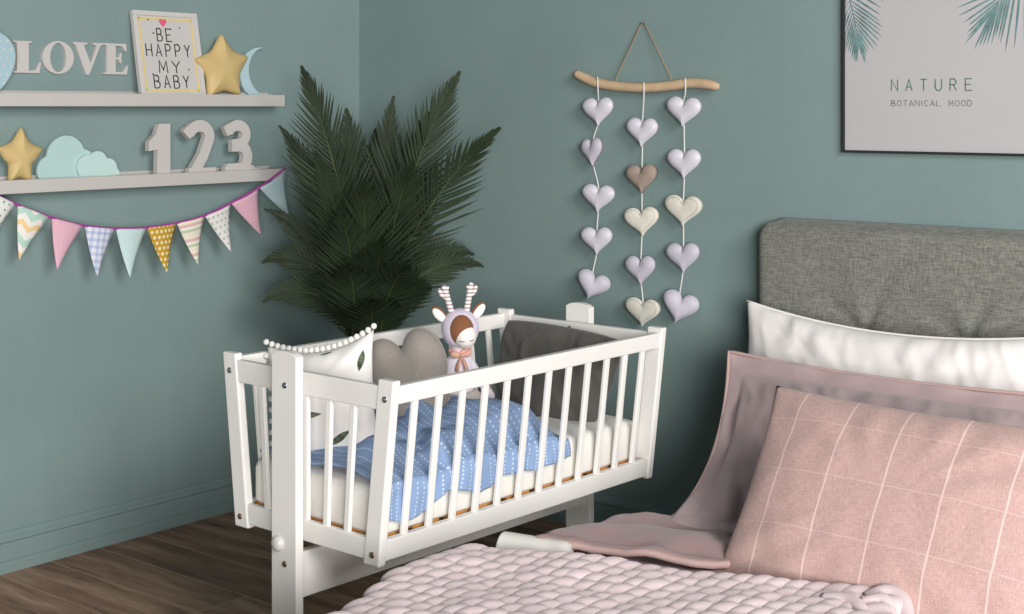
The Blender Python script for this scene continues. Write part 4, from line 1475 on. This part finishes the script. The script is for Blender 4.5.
# duvet: a lower sheet over the whole bed and a folded upper layer with a piped hem
def hem(x):
    pts = ((-2.2, 2.50), (-2.02, 2.575), (-1.884, 2.665), (-1.687, 2.70), (-1.60, 2.84), (-.5, 2.88))
    for (a, p), (c, q) in zip(pts, pts[1:]):
        if x <= c:
            k = max(0, (x - a) / (c - a)); return p + (q - p) * k
    return 2.88
def duvet():
    b = B(); NU, NV = 90, 110; vs = []; fs = []
    for j in range(NV + 1):
        for i in range(NU + 1):
            u = i / NU; y = 1.0 + 1.86 * j / NV
            xl = -2.09 + .08 * max(0, min(1, (y - 2.2) / .2))
            x = xl + (BX1 - xl) * u
            z = .4085 + .014 + .008 * noise.noise(V((x * 6, y * 6, 1))) + .004 * noise.noise(V((x * 15, y * 11, 4)))
            if x < -2.06:
                z -= .012 * ((-2.06 - x) / .03) ** 2
            vs.append(V((x, y, z)))
    st = NU + 1
    for j in range(NV):
        for i in range(NU):
            fs.append((j * st + i, j * st + i + 1, (j + 1) * st + i + 1, (j + 1) * st + i))
    b.add(vs, fs)
    # upper folded layer
    NU, NV = 90, 40; vs = []; fs = []
    for j in range(NV + 1):
        for i in range(NU + 1):
            u = i / NU; v = j / NV; xl = -2.045 - .03 * min(1, v * 1.5) ** .8; x = xl + (-.665 - xl) * u
            y = hem(x) + (2.90 + .12 * min(1, max(0, (x + 2.08) / .2)) - hem(x)) * v
            lift = .026 + .016 * math.exp(-((x + 2.03) / .07) ** 2 - (v / .3) ** 2) + .012 * math.sin(math.pi * min(1, v * 1.4)) + .012 * noise.noise(V((x * 7, y * 7, 8))) + .006 * noise.noise(V((x * 17, y * 14, 8)))
            if v < .06:
                lift += .008
            z = .418 + lift
            if x < -2.045:
                z -= .02 * ((-2.045 - x) / .035) ** 2
            vs.append(V((x, y, z)))
    st = NU + 1
    for j in range(NV):
        for i in range(NU):
            fs.append((j * st + i, j * st + i + 1, (j + 1) * st + i + 1, (j + 1) * st + i))
    b.add(vs, fs)
    return b
dv = build('duvet', duvet(), M['duvet'], origin=(-1.4, 2.4, .41))
md = dv.modifiers.new('solid', 'SOLIDIFY'); md.thickness = .008; md.offset = 1
tag(dv, 'dusty mauve duvet with a folded piped hem under the pillows', 'duvet')
pts = []
for k in range(60):
    x = -2.045 + 1.38 * k / 59
    y = hem(x); z = .418 + .034 + .016 * math.exp(-((x + 2.03) / .07) ** 2) + .012 * noise.noise(V((x * 7, y * 7, 8))) + .006 * noise.noise(V((x * 17, y * 14, 8)))
    if x < -2.045:
        z -= .02 * ((-2.045 - x) / .035) ** 2
    pts.append(V((x, y - .004, z)))
build('piping', B().tube(pts, .0085, 8), M['duvet_hem'], dv, label='paler piped hem')

# rolled cream throw tucked between the knitted blanket and the duvet
pts = lerp_path([(-2.122, 2.55, .439), (-2.112, 2.552, .439), (-2.04, 2.566, .439), (-1.96, 2.59, .436)], 5)
b = B().tube(pts, [.024, .033, .0365] + [.0375] * (len(pts) - 4) + [.03], 20)
ro = build('rolled_throw', b, M['sheet'], origin=(-2.0, 2.55, .40))
tag(ro, 'end of a cream rolled throw between the pink knit and the mauve duvet', 'throw')

# pillows
# white pillow standing nearly upright in front of the headboard
wf = rotframe((-1.72, 3.72, .638), 0, math.radians(8), math.radians(-.6))
b = B().pillow(wf, .93, .47, .17, 110, 60, .05, wob=.007, seed=1, top_dip=.035, fold=.008, ridge=.013)
o = build('bed_pillow', b, M['pillow_white'], origin=(-1.72, 3.70, .42), weld=1e-5)
tag(o, 'white pillow standing against the grey headboard', 'pillow')
pts = []
for k in range(49):
    u = -1 + 2 * k / 48
    pts.append(wf(u * .465, .235 * (1 - .05 * (1 - u * u)) - .035 * (1 - u * u), 0))
build('piping', B().tube(pts, .004, 6), M['pillow_white'], o)
# mauve sham: slumped, lower part lying forward
def sham_fn(x, y, c):
    v = (y + .27) / .54            # 0 bottom .. 1 top
    v = max(-.05, min(1.05, v))
    A, Bq, Cq = V((0, 2.94, .445)), V((0, 3.30, .49)), V((0, 3.47, .775))
    p = A * (1 - v) ** 2 + Bq * 2 * v * (1 - v) + Cq * v * v
    d = ((Bq - A) * (1 - v) + (Cq - Bq) * v).normalized(); n_ = V((0, -d.z, d.y))
    return V((-1.52 + x + .115 - .145 * v, p.y, p.z)) + n_ * c
b = B().pillow(sham_fn, 1.05, .54, .15, 130, 80, .02, flange=.045, wob=.010, seed=6, fold=.010, top_dip=.012, ridge=.016)
sh = build('pillow_sham', b, M['sham'], origin=(-1.5, 3.1, .43), weld=1e-5)
tag(sh, 'mauve flanged pillow between the white pillow and the checked pink pillow', 'pillow')
def edge_pts(fn, w, h, pinch, dip, c=0):
    pts = []
    for k in range(40):
        v = -1 + 2 * k / 39; pts.append(fn(-w / 2 * (1 - pinch * (1 - v * v)), v * h / 2, c))
    for k in range(1, 60):
        u = -1 + 2 * k / 59; pts.append(fn(u * w / 2, h / 2 * (1 - pinch * (1 - u * u)) - dip * (1 - u * u), c))
    return pts
build('piping', B().tube(edge_pts(sham_fn, 1.05, .54, .02, .012), .0045, 6), M['duvet_hem'], sh, label='piped edge')
# pink checked cushion in front
pf = rotframe((-1.322, 2.875, .586), math.radians(0), math.radians(35), math.radians(-1))
b = B().pillow(pf, .72, .50, .145, 70, 50, .045, wob=.004, seed=11, fold=.006)
o = build('pink_cushion', b, M['pink_check'], origin=(-1.39, 2.9, .43), weld=1e-5)
tag(o, 'pink checked linen cushion with raised threads, front of the pillows', 'pillow')


# ------------------------------------------------------------------ chunky knitted blanket
def knit():
    b = B()
    e0, e1 = V((-2.15, 2.42)), V((-1.25, 2.74))          # far edge of the blanket
    u = (e1 - e0).normalized(); v = V((u.y, -u.x))       # v: towards the foot of the bed
    Lu = (e1 - e0).length
    pu, pv = .040, .049
    nu, nv = int(Lu / pu) + 1, 20
    def place(a, c):
        """(a along the rows, c towards the camera) -> surface point, draped over the bed's left edge"""
        q = e0 + u * a + v * c
        x, y = q.x, q.y
        z = .452 + .010 * noise.noise(V((x * 4, y * 4, 2))) + .008 * noise.noise(V((x * 9, y * 9, 3)))
        if x < -2.13:
            ex = -2.13 - x
            z -= ex * .85 + .02 * min(1, ex / .05); x = -2.13 - ex * .5
        return V((x, y, z))
    for r in range(nv):
        ext = int((r * pv * .45) / pu) + 6
        for k in range(-1, nu):
            a = k * pu + random.uniform(-.005, .005); c = r * pv + .012 + random.uniform(-.004, .004); js = random.uniform(.92, 1.1)
            ai = a + (pu * .5 if r % 2 else 0)
            p = place(ai, c); p2 = place(ai + .0245, c - .0172); p3 = place(ai - .0172, c - .0245)
            d = (p2 - p).normalized(); sd = (p3 - p); sd = (sd - d * sd.dot(d)).normalized(); up = d.cross(sd)
            if up.z < 0:
                up = -up
            up = (up - sd * .60 - d * .12).normalized(); sd = (sd - up * sd.dot(up)).normalized(); d = up.cross(sd) if up.cross(sd).dot(d) > 0 else sd.cross(up)
            b.ell(p + up * .004, d * .047 * js, sd * .0275 * js, up * .0205, 16, 10)
    # backing so no gap shows between the loops
    vs = []; fs = []; NA, NC = 40, 40
    for i in range(NA + 1):
        for j in range(NC + 1):
            vs.append(place(-.04 + (Lu + .02) * i / NA, .01 + (nv - 1) * pv * j / NC) + V((0, 0, -.006)))
    o2 = len(vs); vs += [p + V((0, 0, -.010)) for p in vs[:o2]]
    st = NC + 1
    for i in range(NA):
        for j in range(NC):
            q = (i * st + j, (i + 1) * st + j, (i + 1) * st + j + 1, i * st + j + 1); fs.append(q[::-1]); fs.append(tuple(k + o2 for k in q))
    b.add(vs, fs)
    # thick yarn loop and ends hanging over the right corner
    p0 = place(Lu - .02, .015)
    b.tube(lerp_path([p0 + V((-.03, -.02, .006)), p0 + V((0, .005, .022)), p0 + V((.035, .0, .016)), p0 + V((.06, -.035, -.006)), p0 + V((.08, -.07, -.018))], 5), .0165, 10)
    b.tube(lerp_path([p0 + V((-.02, -.06, .010)), p0 + V((.015, -.045, .022)), p0 + V((.035, -.06, .008)), p0 + V((.05, -.10, -.012))], 5), .015, 10)
    b.tube(lerp_path([p0 + V((-.09, -.09, .010)), p0 + V((-.04, -.085, .020)), p0 + V((0, -.11, .014)), p0 + V((.03, -.15, -.006))], 5), .016, 10)
    return b
o = build('knitted_blanket', knit(), M['knit'], origin=(-1.8, 2.2, .44))
tag(o, 'chunky pale pink knitted blanket thrown over the bed in the foreground', 'blanket')

# ------------------------------------------------------------------ light
def area(name, loc, target, size, size_y, power, col):
    l = bpy.data.lights.new(name, 'AREA'); l.shape = 'RECTANGLE'; l.size = size; l.size_y = size_y; l.energy = power; l.color = col
    o = bpy.data.objects.new(name, l); C.objects.link(o); o.location = loc
    o.rotation_euler = (V(target) - V(loc)).to_track_quat('-Z', 'Y').to_euler()
    return o
area('window_daylight', (3.7, .1, 3.4), (-2.9, 3.1, .75), 2.4, 2.2, 385, (1.0, .98, .955))
area('fill_light', (2.9, -2.3, 1.5), (-2.6, 3.0, .5), 2.2, 1.6, 440, (1.0, .98, .955))  # added fill lamp, brightens the faces turned towards the camera
w = bpy.data.worlds.new('world'); bpy.context.scene.world = w; w.use_nodes = True
bg = w.node_tree.nodes['Background']; bg.inputs[0].default_value = (.86, .93, 1.0, 1); bg.inputs[1].default_value = .015

cam = bpy.data.cameras.new('camera'); co = bpy.data.objects.new('camera', cam); C.objects.link(co)
co.location = (0, 0, CAM_H); co.rotation_euler = (math.pi / 2, 0, YAW)
cam.sensor_width = 36; cam.lens = 36 * FOC / 1024; cam.shift_y = -200 / 1024; cam.clip_start = .05
sc = bpy.context.scene; sc.camera = co
sc.view_settings.view_transform = 'Standard'; sc.view_settings.look = 'None'; sc.view_settings.gamma = 1
sc.view_settings.exposure = -.12; sc.view_settings.use_curve_mapping = False
